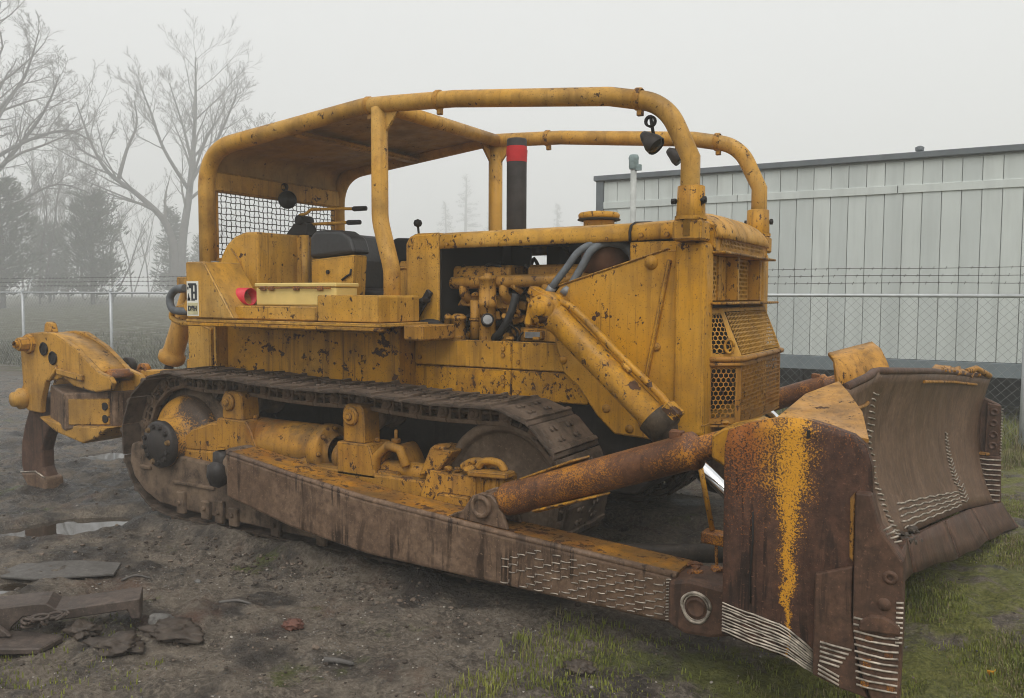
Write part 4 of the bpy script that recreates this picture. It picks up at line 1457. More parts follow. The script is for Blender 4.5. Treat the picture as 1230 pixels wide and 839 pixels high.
# big side plates that carry the lift cylinders
sp = MB().prism([(2.80, 1.40), (2.80, 1.71), (2.83, 1.755), (3.50, 1.955), (3.585, 1.955), (3.585, .88), (3.46, .855), (3.20, .87), (3.08, .98), (2.96, 1.14), (2.86, 1.22)], 'y', -.675, -.64)
sps = part(sp, 'lift_plate', YEL, .008, both=True)
for p_, s in zip(sps, (-1, 1)):
    rb = MB().beam((3.535, s * .685, 1.90), (3.40, s * .685, 1.20), .035, .025, (1, 0, .2))
    part(rb, 'plate_rib', YEL, .006, parent=p_)
    part(MB().lathe([(0, .042), (.008, .040), (.010, .028), (.022, .026), (.024, 0)], (3.42, s * .675, 1.885), (0, s, 0), 18), 'boss', YEL, parent=p_)
    rv = MB()
    for x, z in ((2.86, 1.30), (3.15, 1.02), (3.38, .95), (3.30, .91), (3.46, 1.40), (2.97, 1.36), (3.5, 1.02)):
        rv.lathe([(0, .026), (.006, .026), (.012, .016), (.014, 0)], (x, s * .675, z), (0, s, 0), 12)
    each(rv, 'plate_bolt', YEL_ENG, parent=p_)
    # edge flange along the sloping top
    part(MB().beam((2.82, s * .66, 1.752), (3.52, s * .66, 1.961), .045, .012), 'plate_flange', YEL, .005, parent=p_)

# radiator guard columns
cols = part(MB().box(3.575, 3.755, -.725, -.555, .90, 1.995), 'radiator_post', YEL, .03, both=True, segs=3)
part(MB().hull8([(3.58, -.72, .90), (3.76, -.70, .90), (3.76, -.5, .90), (3.58, -.5, .90), (3.57, -.72, .98), (3.76, -.72, .98), (3.76, -.5, .98), (3.57, -.5, .98)]), 'post_foot', YEL, .01, both=True)
part(MB().box(3.30, 3.60, -.56, .56, .92, 2.02), 'radiator_core', SOOT)
part(MB().box(3.56, 3.735, -.56, .56, .86, .965), 'guard_sill', YEL_BARE, .015)

# hood
HS = [(-.575, 2.005), (-.580, 2.06), (-.560, 2.098), (-.50, 2.118), (-.25, 2.14), (0, 2.148), (.25, 2.14), (.50, 2.118), (.560, 2.098), (.580, 2.06), (.575, 2.005)]
def hood_fn(xa, xb, dz=0.0):
    def f(u, v):
        t = u * (len(HS) - 1)
        i = min(int(t), len(HS) - 2)
        a, b = HS[i], HS[i + 1]
        return Vector((xa + (xb - xa) * v, a[0] + (b[0] - a[0]) * (t - i), a[1] + (b[1] - a[1]) * (t - i) + dz + .012 * v))
    return f
hd = part(MB().shell(hood_fn(1.86, 3.24), 20, 6, -.012), 'hood', YEL_CAB)
hd2 = part(MB().shell(hood_fn(3.255, 3.60, .012), 20, 4, -.012), 'hood_front', YEL)
part(MB().tube([hood_fn(3.247, 3.247, .012)(i / 20, 0) for i in range(21)], .009, 6), 'hood_strap', BLACK, parent=hd)
hb = MB()
for x in (1.93, 2.2, 2.5, 2.8, 3.1):
    hb.bolt((x, -.582, 2.035), (0, -1, 0), .011, .008)
for x in (3.32, 3.48):
    hb.bolt((x, -.582, 2.05), (0, -1, 0), .016, .012)
each(hb, 'hood_bolt', YEL_ENG, parent=hd)
part(MB().box(3.245, 3.575, -.575, -.55, 1.62, 2.012), 'hood_side', YEL, .006, both=True)
part(MB().box(1.9, 3.55, -.53, .53, 2.075, 2.10), 'hood_liner', SOOT)
# dash cowl behind the engine bay
dc = MB().prism([(1.565, 1.50), (1.565, 2.05), (1.60, 2.10), (1.66, 2.118), (1.855, 2.118), (1.855, 1.50)], 'y', -.57, .57)
part(dc, 'dash_cowl', YEL_CAB, .02, segs=2)
part(MB().box(1.47, 1.60, -.52, -.28, 1.56, 1.93).box(1.46, 1.61, -.53, -.27, 1.87, 1.89), 'side_console', YEL_CAB, .012, both=True)
part(MB().box(1.855, 1.87, -.56, .56, 1.10, 2.10), 'firewall', SOOT)
gp = MB()
for i, (x, z0_, z1_) in enumerate(((1.262, 1.9, 2.235), (1.30, 1.9, 2.14), (1.18, 1.9, 2.05))):
    gp.tube([(x + .08, -.02 + .05 * i, z0_ - .3), (x + .02, -.02 + .05 * i, (z0_ + z1_) / 2), (x, -.02 + .05 * i, z1_)], .009, 8)
part(gp, 'gear_lever', BLACK)
part(MB().lathe([(-.03, .006), (-.022, .026), (0, .034), (.022, .026), (.032, .0)], (1.262, -.02, 2.245), (0, 0, 1), 14).lathe([(-.02, .006), (0, .018), (.02, .0)], (1.30, .03, 2.15), (0, 0, 1), 10).tube([(1.172, .08, 2.04), (1.165, .08, 2.10), (1.17, .08, 2.17)], [.016, .018, .012], 8), 'lever_knob', BLACK)

# nose: rounded cap, three grille levels and the bulged rock guard
def nose(u, v):
    a = v * PI / 2
    y = -.60 + 1.2 * u
    edge_ = 1 - .10 * abs(2 * u - 1) ** 6
    return Vector((3.60 + .185 * math.sin(a) * edge_, y, 2.02 + .155 * math.cos(a) ** .8 * (1 - .35 * abs(2 * u - 1) ** 5)))
part(MB().shell(nose, 24, 10, .014), 'nose_cap', YEL)
each(MB().box(3.58, 3.77, -.60, -.575, 1.955, 2.10).box(3.58, 3.77, .575, .60, 1.955, 2.10), 'nose_cheek', YEL, .008)

def perforated(name, quad, pitch, hole, mat, parent=None, rim=.0, depth=.003, stag=True):
    """sheet with real hexagonal holes mapped onto a quad (corners bl, br, tr, tl)"""
    a, b, c, d_ = (Vector(p) for p in quad)
    wid, hgt = ((b - a).length + (c - d_).length) / 2, ((d_ - a).length + (c - b).length) / 2
    nrm = (b - a).cross(d_ - a).normalized()
    def P(x, y, o=0.0):
        u, v = min(max(x / wid, 0), 1), min(max(y / hgt, 0), 1)
        return (a * (1 - u) + b * u) * (1 - v) + (d_ * (1 - u) + c * u) * v + nrm * o
    m = MB()
    r_ = pitch / math.sqrt(3)
    dy = pitch * math.sqrt(3) / 2
    rows = int((hgt - 2 * rim - pitch * .6) / dy)
    y0 = (hgt - (rows - 1) * dy) / 2 if rows > 1 else hgt / 2
    hexo = [(math.cos(R(30 + 60 * k)), math.sin(R(30 + 60 * k))) for k in range(6)]
    for j in range(rows):
        y = y0 + j * dy
        off = pitch / 2 if j % 2 else 0
        n = int((wid - 2 * rim - off - pitch * .9) / pitch) + 1
        x0_ = (wid - pitch * (int((wid - 2 * rim - pitch * .9) / pitch))) / 2
        for i in range(n):
            x = x0_ + off + i * pitch
            if x + pitch / 2 > wid - rim + .004:
                continue
            o = [P(x + q_[0] * r_, y + q_[1] * r_) for q_ in hexo]
            h = [P(x + q_[0] * hole / 2 * 1.12, y + q_[1] * hole / 2 * 1.12) for q_ in hexo]
            hb_ = [P(x + q_[0] * hole / 2 * 1.12, y + q_[1] * hole / 2 * 1.12, -depth) for q_ in hexo]
            m.add(o + h + hb_, [(k, (k + 1) % 6, 6 + (k + 1) % 6, 6 + k) for k in range(6)] + [(6 + k, 6 + (k + 1) % 6, 12 + (k + 1) % 6, 12 + k) for k in range(6)])
    # plain margin
    e = max(rim, .006) + pitch * .34
    bb = [P(0, 0), P(wid, 0), P(wid, hgt), P(0, hgt)]
    ib_ = [P(e, e), P(wid - e, e), P(wid - e, hgt - e), P(e, hgt - e)]
    lo = -.0015
    bb = [p + nrm * lo for p in bb]
    ib_ = [p + nrm * lo for p in ib_]
    m.add(bb + ib_ + [p - nrm * depth for p in bb], [(k, (k + 1) % 4, 4 + (k + 1) % 4, 4 + k) for k in range(4)] + [((k + 1) % 4, k, 8 + k, 8 + (k + 1) % 4) for k in range(4)])
    return m.build(name, mat, parent or DZ, fix=False)
YEL_GR = yellow('yellow_grille_paint', base=(.58, .30, .035), dusty=(.50, .28, .07), chip=.55, rust=.35, streak=.4, grime=.3, edge=False, seed=2.9)
RUST_GR = yellow('rusty_grille_paint', base=(.45, .21, .03), dusty=(.26, .13, .045), chip=.9, rust=.8, streak=.6, grime=.6, edge=False, seed=5.9)
# top vent
perforated('grille_screen', [(3.768, -.50, 1.962), (3.768, .50, 1.962), (3.782, .46, 2.052), (3.782, -.46, 2.052)], .030, .021, YEL_GR)
part(MB().box(3.755, 3.765, -.575, .575, 1.95, 2.03), 'vent_backing', YEL)
part(MB().box(3.70, 3.83, -.60, .60, 1.932, 1.946), 'grille_shelf', YEL_BARE, .004)
# middle grilles recessed between dividers
perforated('grille_screen', [(3.705, -.555, 1.668), (3.705, -.34, 1.668), (3.705, -.34, 1.93), (3.705, -.555, 1.93)], .031, .022, YEL_GR)
perforated('grille_screen', [(3.705, -.16, 1.668), (3.705, .36, 1.668), (3.705, .36, 1.93), (3.705, -.16, 1.93)], .031, .022, YEL_GR)
part(MB().box(3.69, 3.785, -.175, -.145, 1.665, 1.932).box(3.69, 3.715, -.345, -.175, 1.665, 1.932), 'grille_divider', YEL, .004)
part(MB().box(3.69, 3.785, .36, .385, 1.665, 1.932).box(3.69, 3.745, .385, .56, 1.665, 1.932), 'grille_divider', YEL, .004)
part(MB().box(3.70, 3.85, -.62, .62, 1.645, 1.660), 'grille_shelf', YEL_BARE, .004)
# bulged rock guard, upper and lower
T0, T1, T2 = 1.625, 1.335, .965
def ring_at(x, w, z, side=.615, xs=3.735):
    return [(xs, -side, z), (x, -w, z), (x, w, z), (xs, side, z)]
up_t, up_b = ring_at(3.785, .50, T0), ring_at(3.905, .49, T1)
lo_t, lo_b = ring_at(3.90, .485, T1 - .02), ring_at(3.90, .485, T2)
for tp3, bt3, mt, nm in ((up_t, up_b, YEL_GR, 'upper'), (lo_t, lo_b, RUST_GR, 'lower')):
    for k in range(3):
        perforated('rock_guard_screen', [bt3[k], bt3[k + 1], tp3[k + 1], tp3[k]], .0295, .0245, mt, rim=.012 if k == 1 else .022, depth=.003)
part(MB().tube([Vector(p) for p in up_b], .017, 10).tube([Vector((p[0] + .004, p[1], p[2] - .03)) for p in up_b[0:2]], .012, 8), 'guard_hem', RUST_GR)
part(MB().slab([up_t[0], up_t[1], up_t[2], up_t[3], (3.70, .61, T0), (3.70, -.61, T0)], .012), 'guard_lid', YEL)
part(MB().slab([(3.735, -.615, T2 - .006), (3.90, -.485, T2 - .006), (3.90, .485, T2 - .006), (3.735, .615, T2 - .006)], .012), 'guard_floor', RUST_GR)
part(MB().tube([(3.845 + .022 * math.cos(a), -.545 + .012 * math.cos(a), 1.41 + .038 * math.sin(a)) for a in [2 * PI * i / 16 for i in range(17)]], .008, 6), 'guard_handle', YEL)

# ------------------------------------------------------------------ engine
en = MB().box(1.92, 3.20, -.22, .30, 1.08, 1.60).box(1.95, 3.15, -.28, .28, 1.58, 1.70)
part(en, 'engine_block', steel('oily_block', a=(.035, .026, .018), b=(.075, .05, .028), dark=(.014, .012, .010), seed=2.2), .01)
part(MB().box(1.87, 3.3, -.56, .56, 1.02, 1.10), 'engine_bed', SOOT)
for xa, xb in ((1.84, 2.33), (2.46, 3.02)):
    vc = MB().prism([(-.42, 1.80), (-.42, 1.875), (-.39, 1.895), (-.17, 1.895), (-.14, 1.875), (-.14, 1.80)], 'x', xa, xb)
    p = part(vc, 'valve_cover', YEL_ENG, .01)
    part(MB().cyl(((xa + xb) / 2 + .1, -.28, 1.89), ((xa + xb) / 2 + .1, -.28, 1.925), .018, 10), 'breather_cap', BLACK, parent=p)
part(MB().tube([(1.88, -.45, 1.775), (2.3, -.45, 1.785), (3.12, -.45, 1.80)], .042, 16), 'intake_manifold', YEL_ENG)
mf = MB()
for x in (1.98, 2.30, 2.62, 2.9):
    mf.tube(bez([(x, -.45, 1.77), (x, -.45, 1.70), (x + .01, -.36, 1.64)], 4), .034, 10)
mf.hull8([(1.90, -.42, 1.62), (2.30, -.42, 1.60), (2.30, -.25, 1.60), (1.90, -.25, 1.62), (1.94, -.40, 1.70), (2.28, -.40, 1.69), (2.28, -.25, 1.69), (1.94, -.25, 1.70)])
each(mf, 'manifold_leg', YEL_ENG, .004)
part(MB().lathe([(0, .055), (.22, .055), (.225, .064), (.27, .064), (.272, .058), (.40, .058), (.405, .064), (.43, .062), (.435, .03), (.45, .03)], (2.20, -.50, 1.39), (0, 0, 1), 24), 'oil_filter_housing', YEL_ENG)
for x, h in ((1.845, .15), (1.96, .15)):
    part(MB().lathe([(0, .050), (h - .02, .050), (h - .018, .055), (h, .055), (h + .008, .045), (h + .02, .03), (h + .022, 0)], (x, -.49, 1.395), (0, 0, 1), 20), 'fuel_filter', YEL_ENG)
part(MB().cyl((2.08, -.46, 1.395), (2.08, -.46, 1.66), .038, 16).cyl((2.08, -.46, 1.52), (2.08, -.46, 1.535), .045, 16), 'filter_tube', YEL_ENG)
gg = part(MB().lathe([(-.06, .020), (0, .040), (.05, .043), (.055, .034), (.05, .032), (.05, 0)], (2.25, -.585, 1.52), (.55, -.75, .30), 18), 'gauge', HUBCAP)
part(MB().lathe([(.051, .031), (.053, 0)], (2.25, -.585, 1.52), (.55, -.75, .30), 18), 'gauge_face', ALU, parent=gg)
part(MB().tube(bez([(2.24, -.50, 1.40), (2.33, -.53, 1.46), (2.40, -.53, 1.58), (2.42, -.50, 1.70)], 6), .026, 12), 'oil_hose', RUBBER_DK)
ip = MB().box(2.42, 2.80, -.44, -.26, 1.39, 1.48).box(2.46, 2.60, -.47, -.30, 1.41, 1.46)
for i in range(6):
    x = 2.46 + .058 * i
    ip.cyl((x, -.38, 1.47), (x, -.38, 1.545), .017, 8).cyl((x, -.38, 1.54), (x, -.38, 1.565), .011, 6)
    ip.tube(bez([(x, -.38, 1.56), (x + .02, -.40, 1.62), (x + .05 * (i - 2.5) * .5, -.34, 1.70)], 4), .006, 5)
part(ip, 'injection_pump', YEL_ENG, .004)
part(MB().box(2.475, 2.585, -.474, -.470, 1.415, 1.455), 'data_plate', ALU)
bits = MB()
q = random.Random(15)
for i in range(46):
    x, z = q.uniform(1.90, 2.80), q.uniform(1.40, 1.74)
    y = q.uniform(-.44, -.30)
    w = q.uniform(.02, .06)
    if q.random() < .5:
        bits.cyl((x, y, z), (x + q.uniform(-.06, .06), y - q.uniform(.01, .06), z + q.uniform(-.05, .05)), w * .45, 10)
    else:
        bits.obox((x, y, z), (w * 1.4, w, w * q.uniform(.6, 1.6)), (0, q.uniform(-.3, .3), 0))
each(bits, 'engine_fitting', YEL_ENG, .003)
bits = MB()
for i in range(34):
    x, z = q.uniform(1.88, 2.85), q.uniform(1.38, 1.90)
    y = q.uniform(-.42, -.28)
    pts = [(x, y, z)]
    for k in range(3):
        pts.append((pts[-1][0] + q.uniform(-.14, .14), min(pts[-1][1] + q.uniform(-.06, .06), -.25), pts[-1][2] + q.uniform(-.12, .10)))
    bits.tube(bez(pts, 4), q.choice((.006, .009, .013)), 6)
each(bits, 'engine_pipe', BLACK)
part(MB().lathe([(0, .10), (.02, .17), (.30, .17), (.33, .10), (.34, 0)], (2.86, -.20, 1.89), (1, 0, 0), 28), 'air_cleaner', plain('brown_air_cleaner', (.10, .045, .028), .6, var=.4, scale=6))
part(MB().lathe([(0, .08), (.05, .155), (.20, .165), (.22, .12), (.26, .08)], (3.0, -.36, 1.80), (0, 0, 1), 24), 'turbocharger', plain('rust_brown_casting', (.12, .055, .03), .65, var=.4, scale=8))
part(MB().box(1.90, 1.985, .18, .50, 1.72, 2.06).box(1.98, 2.26, .3, .5, 1.70, 1.88).box(2.24, 2.36, .25, .45, 1.72, 2.06).box(2.35, 2.46, .3, .5, 1.70, 1.93).box(2.45, 3.2, .2, .5, 1.72, 2.06), 'exhaust_manifold', SOOT, .01)
for i, (pts, r) in enumerate((([(2.74, -.66, 1.70), (2.79, -.66, 1.77), (2.86, -.63, 1.87), (2.92, -.60, 1.96), (3.0, -.55, 2.01), (3.12, -.48, 2.02), (3.2, -.44, 1.95)], .023), ([(2.85, -.66, 1.70), (2.90, -.64, 1.77), (2.955, -.61, 1.88), (3.0, -.58, 1.97), (3.08, -.52, 2.015), (3.20, -.48, 1.98), (3.235, -.46, 1.85), (3.23, -.46, 1.72)], .025))):
    h_ = part(MB().tube(bez(pts, 7), r, 14), 'hydraulic_hose', RUBBER)
    part(MB().cyl(pts[0], Vector(pts[0]) + (Vector(pts[1]) - Vector(pts[0])).normalized() * .055, r + .006, 12), 'hose_fitting', ALU, parent=h_)
fn = MB()
for k in range(5):
    fn.obox((2.0 + .2 * k, -.54, 1.405 + .004 * k), (.05, .03, .02))
each(fn, 'bed_clip', YEL_ENG, .003)
# dark linkage left of the engine bay
lk = MB().beam((1.66, -.60, 1.52), (1.80, -.60, 1.72), .03, .05).beam((1.80, -.62, 1.42), (1.80, -.62, 1.80), .03, .05).beam((1.58, -.64, 1.60), (1.80, -.64, 1.66), .10, .03)
lk.tube(bez([(1.55, -.66, 1.50), (1.70, -.68, 1.47), (1.86, -.66, 1.50), (1.95, -.6, 1.44)], 5), .035, 10).cyl((1.62, -.62, 1.45), (1.88, -.62, 1.45), .05, 12)
part(lk, 'control_linkage', BLACK, .006)
part(MB().cyl((1.60, -.66, 1.53), (1.72, -.66, 1.55), .022, 10).obox((1.86, -.68, 1.47), (.10, .06, .05), (0, .3, .2)), 'linkage_joint', YEL_ENG, .004)

# exhaust stack, pre-cleaner
st = part(MB().lathe([(0, .072), (.67, .072), (.68, .066), (.40, .062)], (2.13, 0, 2.13), (0, 0, 1), 28), 'exhaust_stack', STACK)
tpw = MB()
for k in range(3):
    tpw.lathe([(0, .0745 + .001 * k), (.022, .0755 + .001 * k)], (2.13, 0, 2.655 + .028 * k + .004 * math.sin(k * 2)), (0.03 * (k - 1), .02, 1), 28)
tpw.lathe([(0, .0735), (.11, .0738)], (2.13, 0, 2.645), (0, 0, 1), 28)
part(tpw, 'red_tape_band', REDTAPE, parent=st)
part(MB().lathe([(0, .095), (.02, .105), (.08, .105)], (2.78, 0, 2.12), (0, 0, 1), 28), 'intake_pipe', YEL_CAB)
pc = part(MB().lathe([(0, .11), (.012, .138), (.035, .142), (.05, .13), (.055, .10), (.06, 0)], (2.78, 0, 2.205), (0, 0, 1), 32), 'pre_cleaner_cap', YEL_CAB)
part(MB().lathe([(0, .12), (.006, .146), (.014, .146), (.02, .12)], (2.78, 0, 2.198), (0, 0, 1), 32), 'cap_gap', BLACK, parent=pc)
part(MB().cyl((1.76, .0, 2.11), (1.76, .0, 2.145), .022, 10), 'fuel_cap', ALU)

# ------------------------------------------------------------------ lift cylinders
LA, LB = Vector((2.85, -.87, 1.615)), Vector((3.60, -.90, .965))
ld = (LB - LA).normalized()
LE = LA + ld * 1.86
for s in (-1, 1):
    F = (lambda p: Vector((p[0], s * abs(p[1]), p[2])))
    A, B_, E_ = F(LA), F(LB), F(LE)
    dd = (B_ - A).normalized()
    cy_ = part(MB().lathe([(.02, .06), (.03, .085), (.10, .090), (.12, .082), (.92, .080), (.925, .092), (.99, .092), (.995, .05)], A, dd, 28), 'lift_cylinder', YEL_WET)
    part(MB().lathe([(0, .100), (.11, .098), (.115, .07), (.13, .065), (.15, .045)], A + dd * .90, dd, 24), 'cylinder_head', steel('oily_head_%d' % (s > 0), a=(.06, .042, .028), b=(.10, .07, .04), dark=(.02, .017, .014), seed=4.4), parent=cy_)
    up = Vector((.42, 0, .62)).normalized()
    ln = bez([A + up * .06 + dd * .02, A + up * .115 + dd * .14, A + up * .115 + dd * .5, A + up * .118 + dd * .88, A + up * .08 + dd * .97], 6)
    part(MB().tube(ln, .022, 12), 'cylinder_line', YEL_WET, parent=cy_)
    each(MB().obox(A + up * .10 + dd * .97, (.10, .10, .08), (0, .7, 0)).obox(A + up * .10 + dd * .62, (.07, .07, .03), (0, .7, 0)), 'line_clamp', YEL_BARE, .01, parent=cy_)
    # trunnion yoke
    yk = MB().lathe([(-.06, .10), (.05, .105), (.055, .085), (.09, .08), (.095, .048), (.115, .045), (.12, 0)], A, (0, s, 0), 26)
    yk.obox(A + Vector((-.02, s * .01, .075)), (.17, .11, .05), (0, .45, 0)).obox(A + Vector((-.085, s * .01, -.03)), (.05, .11, .14), (0, .2, 0)).cyl(A + Vector((0, -s * .24, 0)), A, .07, 16)
    for k in range(5):
        a = 2 * PI * k / 5 + .4
        yk.bolt(A + Vector((.066 * math.cos(a), s * .085, .066 * math.sin(a))), (0, s, 0), .012, .012)
    part(yk, 'cylinder_yoke', YEL_WET, .006, parent=cy_)
    part(MB().cyl(A + dd * .98, E_, .036, 20), 'piston_rod', CHROME, parent=cy_)
    part(MB().lathe([(-.06, .085), (.06, .085)], E_, (0, 1, 0), 20).obox(E_ + Vector((.10, 0, -.03)), (.16, .16, .16)), 'rod_eye', STEEL, .01, parent=cy_)

# ------------------------------------------------------------------ deck and operator's place
for s in (-1, 1):
    Y = lambda a, b: tuple(sorted((s * a, s * b)))
    dk = part(MB().box(.04, 1.86, *Y(.70, 1.20), 1.488, 1.512), 'fender_deck', YEL_CAB, .005)
    part(MB().box(.04, 1.86, *Y(1.165, 1.203), 1.462, 1.4875), 'deck_lip', YEL_BARE, .006, parent=dk)
    part(MB().box(1.862, 2.02, *Y(.62, .98), 1.40, 1.50), 'step_box', YEL_ENG, .01, parent=dk)
    part(MB().prism([(.05, 1.516), (.05, 1.925), (.245, 1.925), (.55, 1.516)], 'y', *Y(.86, 1.20)), 'canopy_mount', YEL_TOP, .01)
    part(MB().box(.50, 1.279, *Y(.96, 1.15), 1.516, 1.612), 'fender_box', YEL_CAB, .008)
    part(MB().prism([(1.285, 1.516), (1.285, 1.685), (1.30, 1.69), (1.79, 1.69), (1.80, 1.68), (1.80, 1.516)], 'y', *Y(.72, 1.15)), 'fender_tank', YEL_CAB, .035, segs=4)
bxm = part(MB().box(.575, 1.33, -1.02, -.80, 1.614, 1.742), 'battery_box', CREAM, .012, segs=2)
part(MB().box(.568, 1.338, -1.028, -.792, 1.744, 1.772), 'lid', CREAM, .006, parent=bxm)
bl = MB().tube([(.62, -1.034, 1.735), (.95, -1.034, 1.738), (1.30, -1.034, 1.735)], .006, 6)
for x in (.66, .74, .98, 1.2):
    bl.obox((x, -1.03, 1.735), (.05, .016, .03))
part(bl, 'latch', RUST_YEL, .003, parent=bxm)
part(MB().box(.5, 1.6, -.95, .95, 1.44, 1.487), 'cab_floor', YEL_BARE, .004)
part(MB().box(.35, 1.55, -.75, -.70, 1.512, 1.62), 'deck_riser', YEL_CAB, .006, both=True)
# fuel tank
ft = MB().prism([(-.12, 1.50), (-.125, 1.90), (-.10, 1.99), (-.04, 2.075), (.05, 2.135), (.16, 2.165), (.30, 2.165), (.30, 1.50)], 'y', -.75, .75)
tk = part(ft, 'fuel_tank', YEL_CAB, .022, segs=3)
part(MB().cyl((.345, -.30, 1.55), (.345, -.30, 2.165), .038, 16).box(.30, .345, -.338, -.262, 1.55, 2.15), 'tank_pillar', YEL_CAB, parent=tk)
part(MB().tube([(.03, -.76, 2.04), (.12, -.76, 1.95), (.15, -.757, 1.86)], .006, 6), 'tank_weld', YEL_ENG, parent=tk)
part(MB().box(-.16, -.10, -.80, -.765, 1.52, 1.95), 'tank_strap', ALU, .004)
# control levers behind the seat
lv = MB().hull8([(.10, -.28, 2.165), (.34, -.28, 2.165), (.34, -.14, 2.165), (.10, -.14, 2.165), (.19, -.26, 2.27), (.33, -.26, 2.27), (.33, -.15, 2.27), (.19, -.15, 2.27)]).cyl((.26, -.29, 2.29), (.26, -.13, 2.29), .04, 12)
part(lv, 'valve_block', BLACK, .01)
for zz, pts in ((0, [(.22, -.24, 2.30), (.24, -.24, 2.335), (.31, -.24, 2.34), (.34, -.22, 2.375), (.62, -.20, 2.37), (.78, -.20, 2.362)]), (1, [(.24, -.18, 2.262), (.36, -.18, 2.262), (.72, -.20, 2.258)])):
    l_ = part(MB().tube(fillet(pts, .03, 3), .0125, 8), 'control_lever', YEL_CAB)
    e_ = Vector(pts[-1])
    part(MB().lathe([(0, .016), (.01, .020), (.13, .018), (.135, 0)], e_ - Vector((.01, 0, 0)), (1, 0, -.02), 12), 'grip', BLACK, parent=l_)
# seat
sb = MB().box(.74, 1.34, -.34, .34, 1.61, 1.74)
seat = part(sb, 'seat_cushion', VINYL, .045, segs=3)
part(MB().box(.70, 1.36, -.38, .38, 1.52, 1.61), 'seat_base', steel('seat_pan', a=(.10, .07, .045), b=(.15, .10, .06), seed=8), .012)
part(MB().prism([(.54, 1.70), (.60, 2.10), (.65, 2.175), (.73, 2.17), (.80, 1.96), (.80, 1.72)], 'y', -.33, .33), 'seat_back', VINYL, .04, segs=3)
for s in (-1, 1):
    Y = lambda a, b: tuple(sorted((s * a, s * b)))
    ab = part(MB().prism([(.66, 1.55), (.66, 1.955), (1.085, 1.985), (1.06, 1.62), (1.02, 1.55)], 'y', *Y(.40, .56)), 'armrest_box', YEL_CAB, .012)
    part(MB().prism([(.655, 1.962), (.66, 2.13), (.72, 2.175), (.96, 2.165), (1.06, 2.11), (1.10, 1.995)], 'y', *Y(.37, .57)), 'armrest_pad', VINYL, .03, parent=ab, segs=3)
    if s < 0:
        part(MB().bolt((.84, -.562, 1.86), (0, -1, 0), .016, .012).tube([(.98, -.57, 1.80), (1.03, -.57, 1.83), (1.06, -.57, 1.84), (1.07, -.57, 1.88)], .008, 6), 'armrest_latch', BLACK, parent=ab)
part(MB().box(1.42, 1.56, .18, .42, 1.62, 1.98), 'far_pad', VINYL, .03, segs=2)

# ------------------------------------------------------------------ canopy: bent pipe frame, roof sheet, rear screen
NP = [(-.25, 1.50), (-.25, 2.815), (1.35, 2.978), (1.56, 2.972), (2.1, 2.945), (3.18, 2.835), (3.52, 2.76), (3.668, 2.45), (3.668, 2.02)]
pipe_pts = fillet([(x, -.75, z) for x, z in NP], [.34, .30, .0, .0, .30, .30, .0], 12)
pr = [.064 - .010 * min(max((p.x - .2) / 1.5, 0), 1) for p in pipe_pts]
pipes = part(MB().tube(pipe_pts, pr, 18), 'canopy_pipe', YEL_TOP, both=True)
for p_, s in zip(pipes, (-1, 1)):
    cc = MB()
    for x, z in ((1.40, 2.976), (1.98, 2.951), (3.36, 2.80)):
        cc.lathe([(-.02, .057), (-.015, .064), (.015, .064), (.02, .057)], (x, s * .75, z), (1, 0, -.08), 16)
        cc.obox((x + .01, s * .75, z - .075), (.035, .03, .04))
    each(cc, 'pipe_clamp', YEL_ENG, .003, parent=p_)
    # sleeve, bolts and foot on the radiator post
    sl = MB().lathe([(0, .078), (.004, .080), (.17, .074), (.175, .060)], (3.668, s * .73, 2.125), (0, 0, 1), 24)
    sl.lathe([(0, .088), (.02, .088)], (3.668, s * .73, 2.112), (0, 0, 1), 24)
    part(sl, 'pipe_sleeve', YEL, parent=p_)
    part(MB().box(3.585, 3.752, *sorted((s * .80, s * .63)), 1.996, 2.11), 'pipe_foot', YEL, .012, parent=p_)
    part(MB().cyl((3.57, s * .76, 2.215), (3.765, s * .76, 2.215), .012, 8).bolt((3.745, s * .76, 2.215), (1, 0, 0), .022, .016).bolt((3.59, s * .76, 2.215), (-1, 0, 0), .018, .022), 'sleeve_bolt', BLACK, parent=p_)
    # mid post, joggled outwards at the foot
    mpst = fillet([(1.49, s * .75, 2.955), (1.49, s * .75, 2.20), (1.615, s * .78, 1.86), (1.615, s * .78, 1.51)], [.35, .35], 8)
    mp = part(MB().tube(mpst, .058, 18), 'canopy_post', YEL_TOP)
    each(MB().slab([(1.53, s * .738, 2.93), (1.66, s * .738, 2.925), (1.55, s * .738, 2.79)], -.018 * s).slab([(1.47, s * .70, 2.90), (1.47, s * .56, 2.93), (1.47, s * .70, 2.80)], .018), 'gusset', YEL_TOP, .003, parent=mp)
    part(MB().box(1.545, 1.685, s * .78 - .07, s * .78 + .07, 1.512, 1.66), 'post_shoe', YEL_TOP, .012, parent=mp)
# cross pipes
part(MB().tube([(1.52, -.75, 2.965), (1.52, .75, 2.965)], .050, 16), 'cross_pipe', YEL_TOP)
part(MB().box(-.275, -.195, -.72, .72, 2.50, 2.66), 'rear_cross_channel', YEL_TOP, .012)
part(MB().box(.64, .74, -.70, .70, 2.845, 2.885), 'roof_stiffener', YEL_TOP, .008)
part(MB().box(-.26, -.20, -.72, .72, 1.93, 1.98), 'rear_lower_channel', YEL_TOP, .008)
RP = fillet([(-.225, 0, 2.56), (-.225, 0, 2.83), (1.35, 0, 2.992), (1.52, 0, 2.99)], [.33, .2], 10)
ROOF = yellow('yellow_roof_sheet', base=(.46, .27, .07), dusty=(.36, .23, .09), chip=.25, rust=.3, streak=.3, grime=.6, edge=False, seed=12.2)
def roof_fn(u, v):
    f = u * (len(RP) - 1)
    i = min(int(f), len(RP) - 2)
    p = RP[i].lerp(RP[i + 1], f - i)
    return Vector((p.x, -.72 + 1.44 * v, p.z + .004 * math.sin(9 * v)))
part(MB().shell(roof_fn, 30, 10, .012), 'canopy_roof', ROOF)
